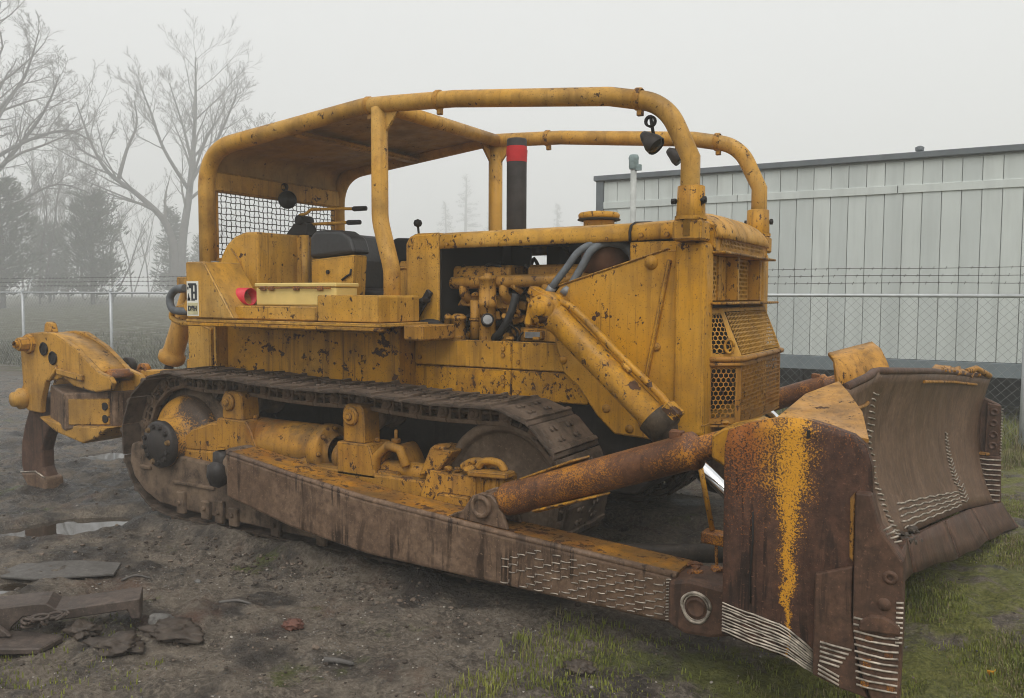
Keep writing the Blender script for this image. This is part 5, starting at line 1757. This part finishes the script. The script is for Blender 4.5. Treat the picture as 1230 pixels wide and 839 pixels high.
# woven wire screen
ws = MB()
y0_, y1_, z0_, z1_ = -.68, .68, 1.96, 2.52
nyw, nzw = 29, 13
for i in range(nyw):
    y = y0_ + (y1_ - y0_) * i / (nyw - 1)
    ws.tube([(-.225 + .004 * (1 if (i + k) % 2 else -1), y + .003 * math.sin(k * 1.3 + i), z0_ + (z1_ - z0_) * k / (nzw * 2)) for k in range(nzw * 2 + 1)], .0038, 5, False)
for j in range(nzw):
    z = z0_ + (z1_ - z0_) * j / (nzw - 1)
    ws.tube([(-.225 + .004 * (-1 if (j + k) % 2 else 1), y0_ + (y1_ - y0_) * k / (nyw * 2), z + .003 * math.sin(k + j)) for k in range(nyw * 2 + 1)], .0038, 5, False)
o = ws.build('rear_screen', WIRE_DK, DZ, fix=False)
each(MB().box(-.245, -.215, -.70, -.665, 1.95, 2.52).box(-.245, -.215, .665, .70, 1.95, 2.52), 'screen_frame', YEL_ENG, .004)
# lamps
def lamp(c, d, hang, r, name='work_lamp'):
    l_ = part(MB().lathe([(-.105, .0), (-.10, .022), (-.075, .034), (-.05, r * .72), (-.015, r * .97), (.015, r), (.022, r * .95)], c, d, 22), name, HUBCAP)
    part(MB().lathe([(.012, r * .93), (.022, r * .6), (.026, 0)], c, d, 22), 'lens', GLASS_DK, parent=l_)
    part(MB().tube([Vector(c) + Vector((0, 0, r * .6)), Vector(c) + Vector((-.01, 0, r + .02)), hang], .010, 8).lathe([(-.012, .022), (-.012, .034), (.012, .034), (.012, .022)], Vector(hang) - Vector((0, 0, .03)), (0, 1, 0), 14), 'lamp_bracket', BLACK, parent=l_)
lamp((3.445, -.72, 2.545), (.62, -.1, -.55), (3.43, -.745, 2.70), .058)
lamp((3.09, .70, 2.70), (.62, .1, -.5), (3.08, .745, 2.80), .058)
lamp((-.14, .0, 2.50), (.80, -.6, .0), (-.17, .0, 2.64), .078)

# decal on the canopy mount: emblem above, model letters below
dq = part(MB().box(.066, .190, -1.2035, -1.2005, 1.535, 1.785), 'decal', WHITE)
em = MB()
def ink(xa, xb, za, zb):
    em.box(.066 + xa * .124, .066 + xb * .124, -1.2055, -1.2040, 1.535 + za * .25, 1.535 + zb * .25)
for r_ in ((.12, .82, .88, .94), (.70, .88, .46, .90), (.40, .56, .44, .90), (.56, .70, .64, .70), (.56, .70, .44, .50), (.10, .30, .44, .52), (.06, .16, .76, .84), (.20, .40, .80, .88)):
    ink(*r_)
em.prism([(.072, 1.645), (.105, 1.645), (.085, 1.70)], 'y', -1.2055, -1.2040)
part(em, 'emblem', INK, parent=dq)
part(MB().box(.074, .182, -1.2055, -1.2038, 1.545, 1.63), 'letter_panel', plain('decal_olive', (.50, .46, .28), .5), parent=dq)
def text_mesh(body, size, mat, name, parent, loc, rot, ext=.0012, bold=.0):
    cu = bpy.data.curves.new(name, 'FONT')
    cu.body = body
    cu.size = size
    cu.extrude = ext
    cu.offset = bold
    cu.align_x = 'CENTER'
    cu.align_y = 'CENTER'
    to = bpy.data.objects.new(name + '_tmp', cu)
    COL.objects.link(to)
    bpy.context.view_layer.update()
    dg = bpy.context.evaluated_depsgraph_get()
    me = bpy.data.meshes.new_from_object(to.evaluated_get(dg))
    bpy.data.objects.remove(to)
    me.materials.clear()
    me.materials.append(mat)
    o = linked(name, me, parent)
    o.location = loc
    o.rotation_euler = rot
    return o
text_mesh('D8H', .048, INK, 'model_letters', dq, (.127, -1.2070, 1.588), (R(90), 0, 0), .0012, .0022)

# ------------------------------------------------------------------ blade
def lerp_tab(tab, y):
    for (a, va), (b, vb) in zip(tab, tab[1:]):
        if y <= b:
            t = (y - a) / (b - a)
            t = max(t, 0)
            return va + (vb - va) * t
    return tab[-1][1]
TOPZ = [(-2, .98), (-1.62, 1.16), (-1.44, 1.30), (-1, 1.345), (0, 1.275), (1, 1.195), (2, 1.09)]
MBZ = [(-2, .44), (-1, .565), (0, .43), (1, .29), (2, .14)]          # foot of the moldboard
CEZ = [(-2, .42), (-1, .41), (0, .225), (1, .085), (2, -.035)]        # cutting edge
def face_x(y):
    return 4.895 + .11 * y + .07 * max(abs(y) - 1.0, 0) ** 1.2
def mold(y, t, out=0.0):
    z = lerp_tab(MBZ, y) + (lerp_tab(TOPZ, y) - lerp_tab(MBZ, y)) * t
    dent = -.022 * math.exp(-((y + 1.02) / .07) ** 2) * t + .010 * math.sin(y * 3.1 + t * 2) * t
    back = .17 * max(-y - 1.0, 0) * t
    return Vector((face_x(y) - .44 * t + .37 * t * t + dent - back + out, y, z))
bl = part(MB().shell(lambda u, v: mold(-1.95 + 3.92 * u, v), 48, 14, .035), 'blade', MOLD, label='browned steel blade face with weld beads')
ce = MB()
def edge_fn(ya, yb):
    def f(u, v):
        y = ya + (yb - ya) * u
        top = mold(y, 0) + Vector((.012, 0, -.004))
        bot = Vector((face_x(y) + .115 * min(max((y + 2.0) / 2.6, 0), 1), y, lerp_tab(CEZ, y) + .006 * math.sin(y * 9)))
        return top.lerp(bot, v)
    return f
for ya, yb in ((-1.94, -1.005), (-.995, -.005), (.005, .995), (1.005, 1.99)):
    part(MB().shell(edge_fn(ya, yb), 10, 3, .03), 'cutting_edge', STEEL, parent=bl)
bo = MB()
for i in range(16):
    y = -1.8 + i * .24
    p = edge_fn(-1.94, 1.99)((y + 1.94) / 3.93, .45)
    bo.lathe([(0, .022), (.006, .02), (.004, .010), (.004, 0)], p + Vector((.004, 0, 0)), (.9, 0, .35), 10)
each(bo, 'edge_bolt', STEEL, parent=bl)
# back structure
part(MB().hull8([(4.24, -1.93, .36), (4.66, -1.93, .36), (4.90, 1.93, .14), (4.46, 1.93, .14), (4.26, -1.93, .62), (4.60, -1.93, .62), (4.84, 1.93, .38), (4.48, 1.93, .38)]), 'blade_beam', STEEL, .02, parent=bl)
part(MB().hull8([(4.30, -1.93, .96), (4.50, -1.93, .96), (4.80, 1.93, .78), (4.54, 1.93, .78), (4.34, -1.93, 1.10), (4.50, -1.93, 1.12), (4.80, 1.93, .94), (4.58, 1.93, .92)]), 'blade_top_beam', YEL_WET, .015, parent=bl)
for y in (-1.2, -.5, .3, 1.0, 1.6):
    x = face_x(y)
    part(MB().prism([(x - .46, lerp_tab(MBZ, y) - .02), (x - .14, lerp_tab(MBZ, y) + .0), (x - .20, lerp_tab(TOPZ, y) - .09), (x - .34, lerp_tab(TOPZ, y) - .10)], 'y', y - .015, y + .015), 'blade_rib', YEL_WET, parent=bl)
# crease strip and lip ridges near the top
part(MB().tube([mold(y / 20, .93, .004) for y in range(-2, 33)], .010, 6), 'lip_ridge', LIP, parent=bl)
part(MB().tube([mold(-1.46 + .02 * k, .86 - .02 * k * .1, .004) for k in range(22)], .009, 6), 'lip_ridge', LIP, parent=bl)
part(MB().tube([mold(-1.42 + 3.37 * k / 60, 1.0, -.016) for k in range(61)], .019, 8), 'top_rail', STEEL, parent=bl)
# weld beads on the face
q = random.Random(4)
wb = MB()
for k in range(26):
    t = .02 + .84 * (k / 25) ** 1.15
    y = -.995
    w = .038 + .012 * math.sin(k)
    wb.tube([mold(y - w * .2, t + .010, .004), mold(y + w * .7, t + .002 + q.uniform(-.006, .006), .006), mold(y + w * 1.5, t - .004, .004)], .0042 if k > 6 else .0050, 5)
for k in range(5):
    t = .035 + .034 * k
    wb.tube([mold(-.80 + .02 * k + 1.72 * i / 24, t + .004 * math.sin(i * 1.7 + k * 2) - .012 * k * (i / 24), .005) for i in range(25)], .0046, 5)
for k in range(20):
    t = .05 + .026 * k
    ln = .22 - .008 * k
    y = 1.0 + .012 * k
    if k > 4:
        y = .98
    wb.tube([mold(y, t + .012, .005), mold(y + ln * .5, t - .004 + q.uniform(-.004, .004), .006), mold(y + ln, t + .018 * (k < 12), .005)], .0045, 5)
o = part(wb, 'face_weld_beads', WELD, parent=bl)
o['kind'] = 'stuff'
mdp = MB()
for k in range(16):
    y = -.92 + q.uniform(-.06, .22)
    rock_mesh(mdp, mold(y, q.uniform(-.04, .03), .02), q.uniform(.015, .04), 200 + k, .6, 1)
part(mdp, 'mud_cake', MUDC, parent=bl)

# near end plate with its overlapping wear plates
EP = [(4.245, 1.10), (4.258, 1.165), (4.32, 1.195), (4.40, 1.22), (4.48, 1.235), (4.56, 1.232), (4.65, 1.212), (4.72, 1.19), (4.762, 1.155), (4.785, 1.08), (4.79, .99), (4.82, .87), (4.90, .76), (4.905, .52), (4.90, .215), (4.82, .205), (4.71, .245), (4.61, .275), (4.51, .305), (4.35, .33), (4.25, .348)]
def dish(x, z):
    """the plate is a little bowed"""
    return -.02 * math.sin(PI * (x - 4.24) / .66) * math.sin(PI * min(max((z - .25) / .98, 0), 1)) - .012 * math.exp(-((x - 4.68) / .04) ** 2)
ep = MB()
# triangulated sheet with inner points so that it can bow
bm = bmesh.new()
vs = [bm.verts.new((x, 0, z)) for x, z in EP]
bm.faces.new(vs)
for i in range(1, 15):
    for co, no in (((4.24 + .047 * i, 0, 0), (1, 0, 0)), ((0, 0, .2 + .07 * i), (0, 0, 1))):
        bmesh.ops.bisect_plane(bm, geom=bm.verts[:] + bm.edges[:] + bm.faces[:], plane_co=co, plane_no=no)
bm.verts.ensure_lookup_table()
bm.verts.index_update()
n0 = len(bm.verts)
front = [(v.co.x, -1.995 + dish(v.co.x, v.co.z), v.co.z) for v in bm.verts]
back = [(x, y + .045, z) for x, y, z in front]
fcs = [tuple(v.index for v in f.verts) for f in bm.faces]
bed = [e for e in bm.edges if len(e.link_faces) == 1]
ep.add(front + back, fcs + [tuple(i + n0 for i in reversed(f)) for f in fcs], True)
ep.f += [(e.verts[0].index, e.verts[1].index, e.verts[1].index + n0, e.verts[0].index + n0) for e in bed]
ep.sm += [False] * len(bed)
bm.free()
epo = part(ep, 'end_plate', END_PLATE, label='rusty end plate of the blade with a run of yellow paint')
part(MB().prism([(4.738, .99), (4.79, .992), (4.823, .872), (4.902, .762), (4.908, .52), (4.903, .213), (4.83, .200), (4.775, .33), (4.742, .50)], 'y', -2.052, -2.0), 'end_bit', STEEL, .008, parent=epo, segs=2)
part(MB().prism([(4.605, .665), (4.735, .715), (4.735, .53), (4.768, .32), (4.80, .235), (4.71, .248), (4.605, .278)], 'y', -2.036, -2.0), 'wear_plate', STEEL, .007, parent=epo, segs=2)
part(MB().prism([(4.765, .525), (4.80, .555), (4.84, .56), (4.88, .545), (4.90, .53), (4.90, .50), (4.765, .49)], 'y', -2.066, -2.04), 'bit_corner', STEEL, .008, parent=epo, segs=2)
part(MB().slab([(4.735, -2.022, .985), (4.735, -2.022, .73), (4.722, -2.014, .74), (4.718, -2.012, .96)], .004), 'bright_edge', LIP, parent=epo)
wl = MB()
q = random.Random(6)
for k in range(10):
    pts = []
    for i in range(12):
        f = i / 11
        x = 4.25 + .352 * f
        base = .352 - .02 * min(f / .28, 1) - .025 * max(f - .28, 0) / .46 * 1.0 - .03 * max(f - .72, 0) / .28
        gap = .0128 - .0008 * k * 0
        top_extra = .010 * max(0, 1 - f) if k > 7 else 0
        drop = -.030 * max(f - .66, 0) / .34 * (k / 9)
        z = base + .008 + k * gap + drop + q.uniform(-.0026, .0026) + top_extra * 0
        pts.append((x, -1.997 + dish(x, z) - .001, z))
    wl.tube(pts, [.0036 + q.uniform(-.0014, .0014) for i in range(12)], 5)
for k in range(5):
    z = .335 + .018 * k
    wl.tube([(4.63, -2.037, z + .004), (4.67, -2.038, z), (4.70 + .01 * k, -2.037, z - .004)], .0045, 5)
for k in range(3):
    wl.tube([(4.625 + .0 * k, -2.037, .29 + .016 * k), (4.70, -2.037, .262 + .016 * k)], .0045, 5)
for k in range(11):
    z = .285 + .0245 * k
    x0_ = 4.752 + .03 * max(0, (.50 - z) / .25) * .6 - .006
    wl.tube([(x0_, -2.054, z + .003), (4.80, -2.0565, z), (4.85, -2.0555, z + q.uniform(-.003, .003)), (4.897, -2.054, z + .004)], .0042, 5)
for k in range(9):
    z = .47 + .018 * k
    wl.tube([(4.885, -2.055, z), (4.908, -2.053, z + .003)], .0045, 5)
for k in range(4):
    wl.tube([(4.835 + .012 * k, -2.053, .865 - .012 * k), (4.86 + .012 * k, -2.05, .885 - .016 * k)], .004, 5)
o = part(wl, 'end_weld_beads', WELD, parent=epo)
o['kind'] = 'stuff'
for x, z in ((4.80, .465), (4.795, .375), (4.79, .295), (4.785, .225), (4.865, .42), (4.875, .30)):
    part(MB().box(x - .014, x + .014, -2.0556, -2.05, z - .016, z + .016).box(x - .009, x + .009, -2.0575, -2.05, z - .010, z + .012), 'bolt_hole', RUST_YEL, .002, parent=epo)
each(MB().lathe([(0, .026), (.006, .022), (.008, .012), (.002, .010)], (4.862, -2.052, .70), (0, -1, 0), 14).lathe([(0, .024), (.005, .02), (.006, .0)], (4.845, -2.052, .60), (0, -1, 0), 14), 'bit_bolt', STEEL, parent=epo)
part(MB().tube([(4.365, -2.008, .86), (4.368, -2.013, .75), (4.360, -2.012, .62), (4.364, -2.010, .50)], .0035, 5), 'crack', BLACK, parent=epo)
part(MB().box(4.557, 4.567, -2.012, -1.98, 1.165, 1.195), 'slot', BLACK, .002, parent=epo)
FLAP = yellow('bent_flap_paint', base=(.55, .27, .04), dusty=(.45, .24, .09), chip=.6, rust=.5, streak=.8, grime=.3, edge=False, seed=14.0)
# torn top sheet and bent flap behind the edge
part(MB().slab([(4.42, -1.93, 1.215), (4.765, -1.955, 1.172), (4.71, -1.72, 1.24), (4.63, -1.52, 1.29), (4.565, -1.38, 1.325), (4.46, -1.55, 1.28)], .014), 'torn_top_sheet', FLAP, parent=bl)
def flap_fn(u, v):
    a = Vector((4.40, -.34, 1.16)).lerp(Vector((4.66, -.06, 1.20)), u)
    b = Vector((4.335, -.20, 1.385)).lerp(Vector((4.535, .06, 1.445)), u)
    p = a.lerp(b, v)
    return p + Vector((.02, -.075, .0)) * math.sin(PI * v * .9) + Vector((-.03, .06, -.015)) * max(v - .8, 0) * 5
part(MB().shell(flap_fn, 12, 10, .018), 'bent_flap', FLAP, parent=bl)
crm = MB()
q = random.Random(12)
for k in range(9):
    y = .45 + .17 * k
    p = mold(y, 1.0, -.03)
    crm.obox(p + Vector((0, 0, .012 + .012 * q.random())), (.06, .19, .016), (q.uniform(-.15, .25), q.uniform(-.4, .4), q.uniform(-.1, .1)))
crm.tube([mold(1.35, 1.0, -.02) + Vector((0, 0, .02)), mold(1.5, 1.0, -.01) + Vector((.01, 0, .05)), mold(1.65, 1.0, -.0) + Vector((.01, 0, .03)), mold(1.9, 1.0, 0) + Vector((.0, 0, .01))], .022, 8)
part(crm, 'crumpled_lip', LIP, .005, parent=bl)
# far end plate, seen from inside, with its bolted bit
fe = part(MB().prism([(4.52, .20), (4.60, 1.05), (4.70, 1.10), (5.03, 1.10), (5.075, .94), (5.19, .885), (5.205, .45), (5.215, .14), (5.34, -.03), (5.10, -.02)], 'y', 1.98, 2.03), 'far_end_plate', STEEL, .01)
part(MB().prism([(5.10, .90), (5.19, .885), (5.20, .50), (5.09, .50)], 'y', 1.955, 1.98), 'bit_plate', STEEL, .005, parent=fe)
part(MB().prism([(5.01, .50), (5.20, .505), (5.21, .14), (5.14, .10), (5.06, .14), (5.03, .30)], 'y', 1.93, 1.98), 'ribbed_bit', STEEL, .006, parent=fe)
part(MB().box(5.03, 5.13, 1.925, 1.98, .505, .525), 'bright_edge', LIP, .004, parent=fe)
rbm, rbl = MB(), MB()
for k in range(4):
    rbl.lathe([(0, .030), (.006, .028), (.010, .018), (.002, .014), (.002, 0)], (5.145, 1.954, .835 - .085 * k), (0, -1, 0), 16)
each(rbl, 'bit_bolt', STEEL, parent=fe)
for k in range(9):
    z = .48 - .038 * k
    rbm.tube([(5.035 + .003 * k, 1.927, z), (5.12, 1.924, z - .004), (5.205, 1.927, z)], .0055, 5)
for k in range(18):
    rbm.tube([(5.192, 1.955, .86 - .022 * k), (5.203, 1.95, .86 - .022 * k)], .005, 5)
o = part(rbm, 'bit_weld_beads', WELD, parent=fe)
o['kind'] = 'stuff'

# ------------------------------------------------------------------ ripper
part(MB().box(-1.20, -.86, -1.10, 1.10, .70, 1.00), 'ripper_beam', YEL_RIP, .02, segs=2)
for s in (-1, 1):
    part(MB().beam((-1.02, s * .55, .88), (-.32, s * .55, .80), .16, .24), 'ripper_arm', YEL_RIP, .02)
    part(MB().beam((-1.0, s * .80, 1.03), (-.34, s * .72, 1.06), .10, .06), 'upper_link', YEL_RIP, .012)
    cyl0, cyl1 = Vector((-.90, s * .62, 1.12)), Vector((-.58, s * .62, 1.78))
    dd = (cyl1 - cyl0).normalized()
    rc_ = part(MB().lathe([(0, .095), (.02, .11), (.07, .11), (.09, .09), (.12, .086), (.68, .080), (.70, .06), (.74, .05)], cyl0, dd, 24), 'ripper_cylinder', YEL_RIP)
    part(MB().cyl(cyl0 - dd * .22, cyl0 + dd * .01, .036, 16), 'ripper_rod', CHROME if s > 0 else HUBCAP, parent=rc_)
    part(MB().tube(bez([(-.42, s * .84, 1.74), (-.52, s * .84, 1.73), (-.60, s * .84, 1.66), (-.57, s * .84, 1.57), (-.44, s * .84, 1.555), (-.30, s * .80, 1.56)], 6), .030, 12), 'ripper_hose', RUBBER)
    part(MB().tube(bez([(-.45, s * .80, 1.60), (-.60, s * .80, 1.56), (-.63, s * .80, 1.50), (-.50, s * .80, 1.46), (-.3, s * .8, 1.46)], 5), .024, 10), 'ripper_line', YEL_CAB)
part(MB().cyl((-.32, -.9, 1.60), (-.32, .9, 1.60), .05, 14).cyl((-.58, -.75, 1.78), (-.58, .75, 1.78), .04, 12).box(-.60, -.10, -.78, -.66, 1.70, 1.83).box(-.60, -.10, .66, .78, 1.70, 1.83).box(-.60, -.34, -.7, .7, 1.06, 1.16), 'ripper_mount', YEL_RIP, .01)
def rp(mb, *a, **k):
    return part(mb.moved(Matrix.Translation((.05, .12, 0))), *a, **k)
EAR = [(-2.05, 1.22), (-2.02, 1.31), (-1.95, 1.355), (-1.73, 1.375), (-1.56, 1.37), (-1.28, 1.26), (-1.0, 1.085), (-.84, 1.045), (-.80, 1.0), (-.83, .945), (-1.01, .915), (-1.30, .945), (-1.45, 1.01), (-1.54, .985), (-1.69, .97), (-1.76, .80), (-1.78, .69), (-1.96, .70), (-2.09, .755), (-2.10, .82), (-2.03, .92)]
for ya, yb in ((-1.385, -1.335), (-1.12, -1.07)):
    e_ = rp(MB().prism(EAR, 'y', ya, yb), 'ripper_bracket', YEL_RIP, .012, segs=2)
    if ya < -1.3:
        for x, z, r in ((-1.69, 1.235, .048), (-1.565, 1.165, .048)):
            rp(MB().lathe([(0, r), (.012, r * 1.18), (.014, r)], (x, ya, z), (0, -1, 0), 20).lathe([(.0, r), (.004, 0)], (x, ya - .001, z), (0, -1, 0), 20), 'pin_hole', BLACK, parent=e_)  # no real hole: its dark inside is painted as a black disc
        rp(MB().lathe([(0, .085), (.025, .085), (.03, .06), (.10, .055), (.105, .03), (.13, .03)], (-1.90, ya, 1.27), (0, -1, 0), 8, False), 'castle_nut', YEL_ENG, parent=e_)
        rp(MB().lathe([(0, .09), (.03, .09), (.045, .066), (.085, .062), (.09, 0)], (-2.03, ya, .80), (0, -1, 0), 22), 'pivot_cap', YEL_RIP, parent=e_)
        rp(MB().beam((-1.50, ya - .012, 1.06), (-1.15, ya - .012, 1.02), .03, .05).beam((-1.50, ya - .012, 1.09), (-1.62, ya - .012, .98), .03, .04), 'bracket_rib', YEL_RIP, .008, parent=e_)
rp(MB().shell(lambda u, v: Vector((-1.95 + .95 * u, -1.335 + .215 * v, 1.355 + .02 * math.sin(PI * u) - .28 * u ** 2.2)), 14, 2, .03), 'bracket_web', YEL_RIP)
rp(MB().prism([(-1.91, 1.36), (-1.90, 1.43), (-1.87, 1.455), (-1.83, 1.44), (-1.80, 1.36)], 'y', -1.26, -1.19), 'lifting_lug', YEL_RIP, .008)
rp(MB().lathe([(0, .105), (.02, .11), (.035, .085), (.055, .08), (.058, 0)], (-.94, -1.23, 1.035), (0, 0, 1), 24), 'swivel_pin', RUST_YEL)
pk = MB().hull8([(-1.74, -1.33, .62), (-1.38, -1.42, .58), (-1.30, -1.05, .58), (-1.74, -1.05, .62), (-1.72, -1.33, .93), (-1.38, -1.42, .885), (-1.30, -1.05, .90), (-1.72, -1.05, .93)])
rp(pk, 'shank_pocket', STEEL_ARM, .014, segs=2)
rp(MB().hull8([(-1.38, -1.42, .59), (-.90, -1.30, .62), (-.86, -1.0, .62), (-1.35, -1.0, .59), (-1.38, -1.42, .89), (-.90, -1.30, .92), (-.86, -1.0, .92), (-1.35, -1.0, .89)]), 'swivel_head', STEEL_ARM, .014, segs=2)
rp(MB().hull8([(-1.335, -1.417, .635), (-.945, -1.318, .655), (-.945, -1.30, .655), (-1.335, -1.39, .635), (-1.335, -1.417, .845), (-.945, -1.318, .865), (-.945, -1.30, .865), (-1.335, -1.39, .845)]), 'head_recess', YEL_RIP, .004)
rp(MB().cyl((-.985, -1.335, .80), (-.985, -1.31, .80), .032, 14).cyl((-.985, -1.335, .70), (-.985, -1.31, .70), .032, 14), 'head_hole', BLACK)  # black discs stand for holes, their shade put into the colour
rp(MB().prism([(-1.80, .665), (-1.55, .555), (-1.18, .495), (-.98, .56), (-.86, .645), (-1.45, .63)], 'y', -1.40, -1.04), 'lower_plate', YEL_RIP, .014, segs=2)
rp(MB().box(-1.33, -1.20, -.96, -.86, 1.0, 1.07).lathe([(-.03, .05), (-.03, .085), (.03, .085), (.03, .05), (-.03, .05)], (-1.26, -.92, 1.07), (0, 1, 0), 18), 'black_clevis', HUBCAP, .006)
rp(MB().box(-1.12, -1.0, -.96, -.90, 1.0, 1.06).lathe([(-.03, .035), (-.03, .065), (.03, .065), (.03, .035), (-.03, .035)], (-1.04, -.93, 1.05), (0, 1, 0), 16), 'rusty_clevis', RUST_YEL, .006)
SHK = [(-2.06, .86), (-2.12, .70), (-2.20, .55), (-2.26, .38), (-2.275, .20), (-2.24, .11), (-2.15, .045), (-2.12, -.01), (-1.99, -.03), (-1.87, .02), (-1.88, .10), (-1.945, .20), (-1.95, .34), (-1.90, .46), (-1.79, .59), (-1.74, .80)]
shk = rp(MB().prism(SHK, 'y', -1.29, -1.17), 'ripper_shank', STEEL, .022, segs=2)
rp(MB().prism([(-2.25, .125), (-2.15, .03), (-2.10, -.035), (-1.97, -.045), (-1.86, .01), (-1.87, .115), (-2.0, .155)], 'y', -1.315, -1.145), 'ripper_tip', STEEL_ARM, .02, parent=shk, segs=2)
rp(MB().tube([(-2.262, -1.3, .125), (-2.0, -1.318, .165), (-1.865, -1.318, .125)], .006, 5), 'tip_weld', WELD, parent=shk)

# ------------------------------------------------------------------ loose things in the yard
def ground_z(x, y):
    return float(ground_h(x, y))
rt = empty('red_tube', (.30, -1.0, 1.614), 'short red plastic tube lying on the fender behind the decal plate', 'tube')
MB().lathe([(0, .045), (.0, .062), (.30, .064), (.30, .058), (.02, .056)], (-.10, 0, .064), (1, 0, -.01), 24).build('sleeve', REDPL, rt)
MB().lathe([(0, .046), (.01, .0)], (-.09, 0, .064), (1, 0, 0), 20).build('end_disc', REDPL, rt)
# scrap steel: a notched channel, a broken bracket with chain, a flat sheet
SCRAP = steel('rusty_scrap', a=(.085, .065, .055), b=(.14, .105, .085), dark=(.035, .03, .027), stains=.35, seed=3.9, rough=.5)
sc1 = empty('steel_channel', (1.12, -2.86, ground_z(1.12, -2.86)), 'rusty notched steel channel lying in the mud', 'scrap')
rotm = Matrix.Rotation(R(50), 4, 'Z')
prof = [(-.62, .0), (-.62, .145), (-.06, .155), (-.02, .15), (.02, .118), (.06, .112), (.40, .125), (.40, .02), (.36, .02), (.34, .07), (.10, .06), (-.02, .055), (-.06, .09), (-.12, .095), (-.17, .05), (-.19, .0)]
o = MB().prism(prof, 'y', -.10, -.078).moved(rotm).build('web', SCRAP, sc1, .006)
o = MB().prism([(-.62, .138), (-.06, .148), (-.02, .143), (.02, .112), (.06, .107), (.40, .12), (.40, .104), (.06, .09), (.01, .095), (-.03, .128), (-.06, .132), (-.62, .122)], 'y', -.079, .10).moved(rotm).build('flange', SCRAP, sc1, .004)
o = MB().prism([(.375, .0), (.40, .0), (.40, .118), (.375, .118)], 'y', -.078, .09).moved(rotm).build('end_cap', SCRAP, sc1, .004)
sc2 = empty('steel_bracket', (1.20, -3.10, ground_z(1.20, -3.10)), 'broken rusty steel bracket beside the notched channel', 'scrap')
rot2 = Matrix.Rotation(R(35), 4, 'Z')
MB().slab([(-.25, -.12, .03), (.16, -.10, .012), (.20, .04, .012), (.02, .10, .02), (-.25, .08, .03)], .03).moved(rot2).build('base_plate', SCRAP, sc2, .006)
MB().prism([(-.25, .025), (-.02, .03), (-.10, .10), (-.25, .16)], 'y', .0, .03).moved(rot2).build('rib', SCRAP, sc2, .005)
ch = empty('chain', (1.24, -2.98, ground_z(1.24, -2.98) + .04), 'short heap of rusty chain on the broken bracket', 'chain')
q = random.Random(31)
for k in range(11):
    a = Matrix.Translation((q.uniform(-.07, .07), q.uniform(-.06, .06), .008 + .008 * k * .7)) @ Matrix.Rotation(q.uniform(0, 6.28), 4, 'Z') @ Matrix.Rotation(q.uniform(-.7, .7), 4, 'X')
    ring = [(.034 * math.cos(t), .018 * math.sin(t), 0) for t in [2 * PI * i / 14 for i in range(15)]]
    MB().tube(ring, .0075, 6).moved(a).build('link', SCRAP, ch)
sh_z = ground_z(.30, -2.38)
sh = MB()
pl_ = [(.02, -2.60), (.30, -2.50), (.62, -2.20), (.47, -2.05), (.18, -2.16), (-.05, -2.38)]
sh.prism(pl_, 'z', sh_z + .004, sh_z + .018)
tag(sh.build('steel_sheet', steel('muddy_sheet', a=(.10, .095, .09), b=(.15, .14, .13), dark=(.05, .045, .04), seed=1.1, stains=.1, rough=.4), None, .003), 'flat muddy sheet of steel half sunk in the mud by the puddle', 'scrap')
def stone(x, y, r, seed, label, mat=STONE, flat=.62, name='stone', sub=3):
    m = MB()
    lump_mesh(m, r, seed, flat, .18 if mat is STONE else .55)
    o = m.build(name, mat)
    o.location = (x, y, ground_z(x, y) + r * flat * .45)
    return tag(o, label, 'stone' if name == 'stone' else 'lump')
stone(1.50, -2.53, .062, 3, 'rounded grey stone on the mud beside the notched channel', flat=.75)
stone(1.34, -2.86, .07, 5, 'dark angular stone against the notched channel', MUDC, .5)
stone(1.72, -2.62, .12, 8, 'low dark mud slab beside the rounded grey stone', MUDC, .28, 'mud_slab')
stone(1.10, -1.98, .022, 12, 'small grey stone in the mud behind the rounded grey stone')
stone(2.12, -2.22, .045, 14, 'reddish brown lump in the mud below the push arm', plain('red_clay', (.12, .055, .04), .7, var=.3), .5, 'clay_lump')
stone(1.62, -2.86, .11, 17, 'broken dark crust of mud below the notched channel', MUDC, .25, 'mud_crust')
stone(3.62, -1.98, .05, 23, 'dark twiggy lump of dirt under the front of the push arm', MUDC, .6, 'dirt_clump')
def stick(p0, p1, r, label, seed):
    q = random.Random(seed)
    z0, z1 = ground_z(*p0) + r, ground_z(*p1) + r
    P = [Vector((p0[0], p0[1], z0)), Vector(((p0[0] + p1[0]) / 2 + q.uniform(-.01, .01), (p0[1] + p1[1]) / 2 + q.uniform(-.01, .01), max((z0 + z1) / 2, ground_z((p0[0] + p1[0]) / 2, (p0[1] + p1[1]) / 2) + r))), Vector((p1[0], p1[1], z1))]
    return tag(MB().tube(bez(P, 4), [r * 1.0, r * 1.1, r, r * .95, r * 1.0, r * .9, r * .85, r * .8, r * .5], 7).build('stick', BARK), label, 'stick')
stick((2.56, -2.47), (2.68, -2.40), .013, 'short charred stick on the mossy mud', 1)
stick((1.52, -2.18), (1.68, -2.10), .008, 'thin dark twig on the mud between the rounded stone and the push arm', 2)
stick((.72, -2.22), (.86, -2.12), .007, 'thin dark twig near the steel sheet', 3)
# fallen yellow leaf curled like a cup
lf = MB().shell(lambda u, v: Vector((.022 * math.cos(2.6 * u - 1.3) * (.6 + .5 * v), .022 * math.sin(2.6 * u - 1.3) * (.6 + .5 * v), .034 * v)), 10, 5, .0015)
o = lf.build('leaf', plain('orange_yellow_leaf', (.75, .33, .02), .5, var=.15, scale=40))
o.location = (5.18, -.85, ground_z(5.18, -.85) + .004)
o.rotation_euler = (0, 0, R(-60))
tag(o, 'small curled orange yellow leaf on the grass before the blade', 'leaf')
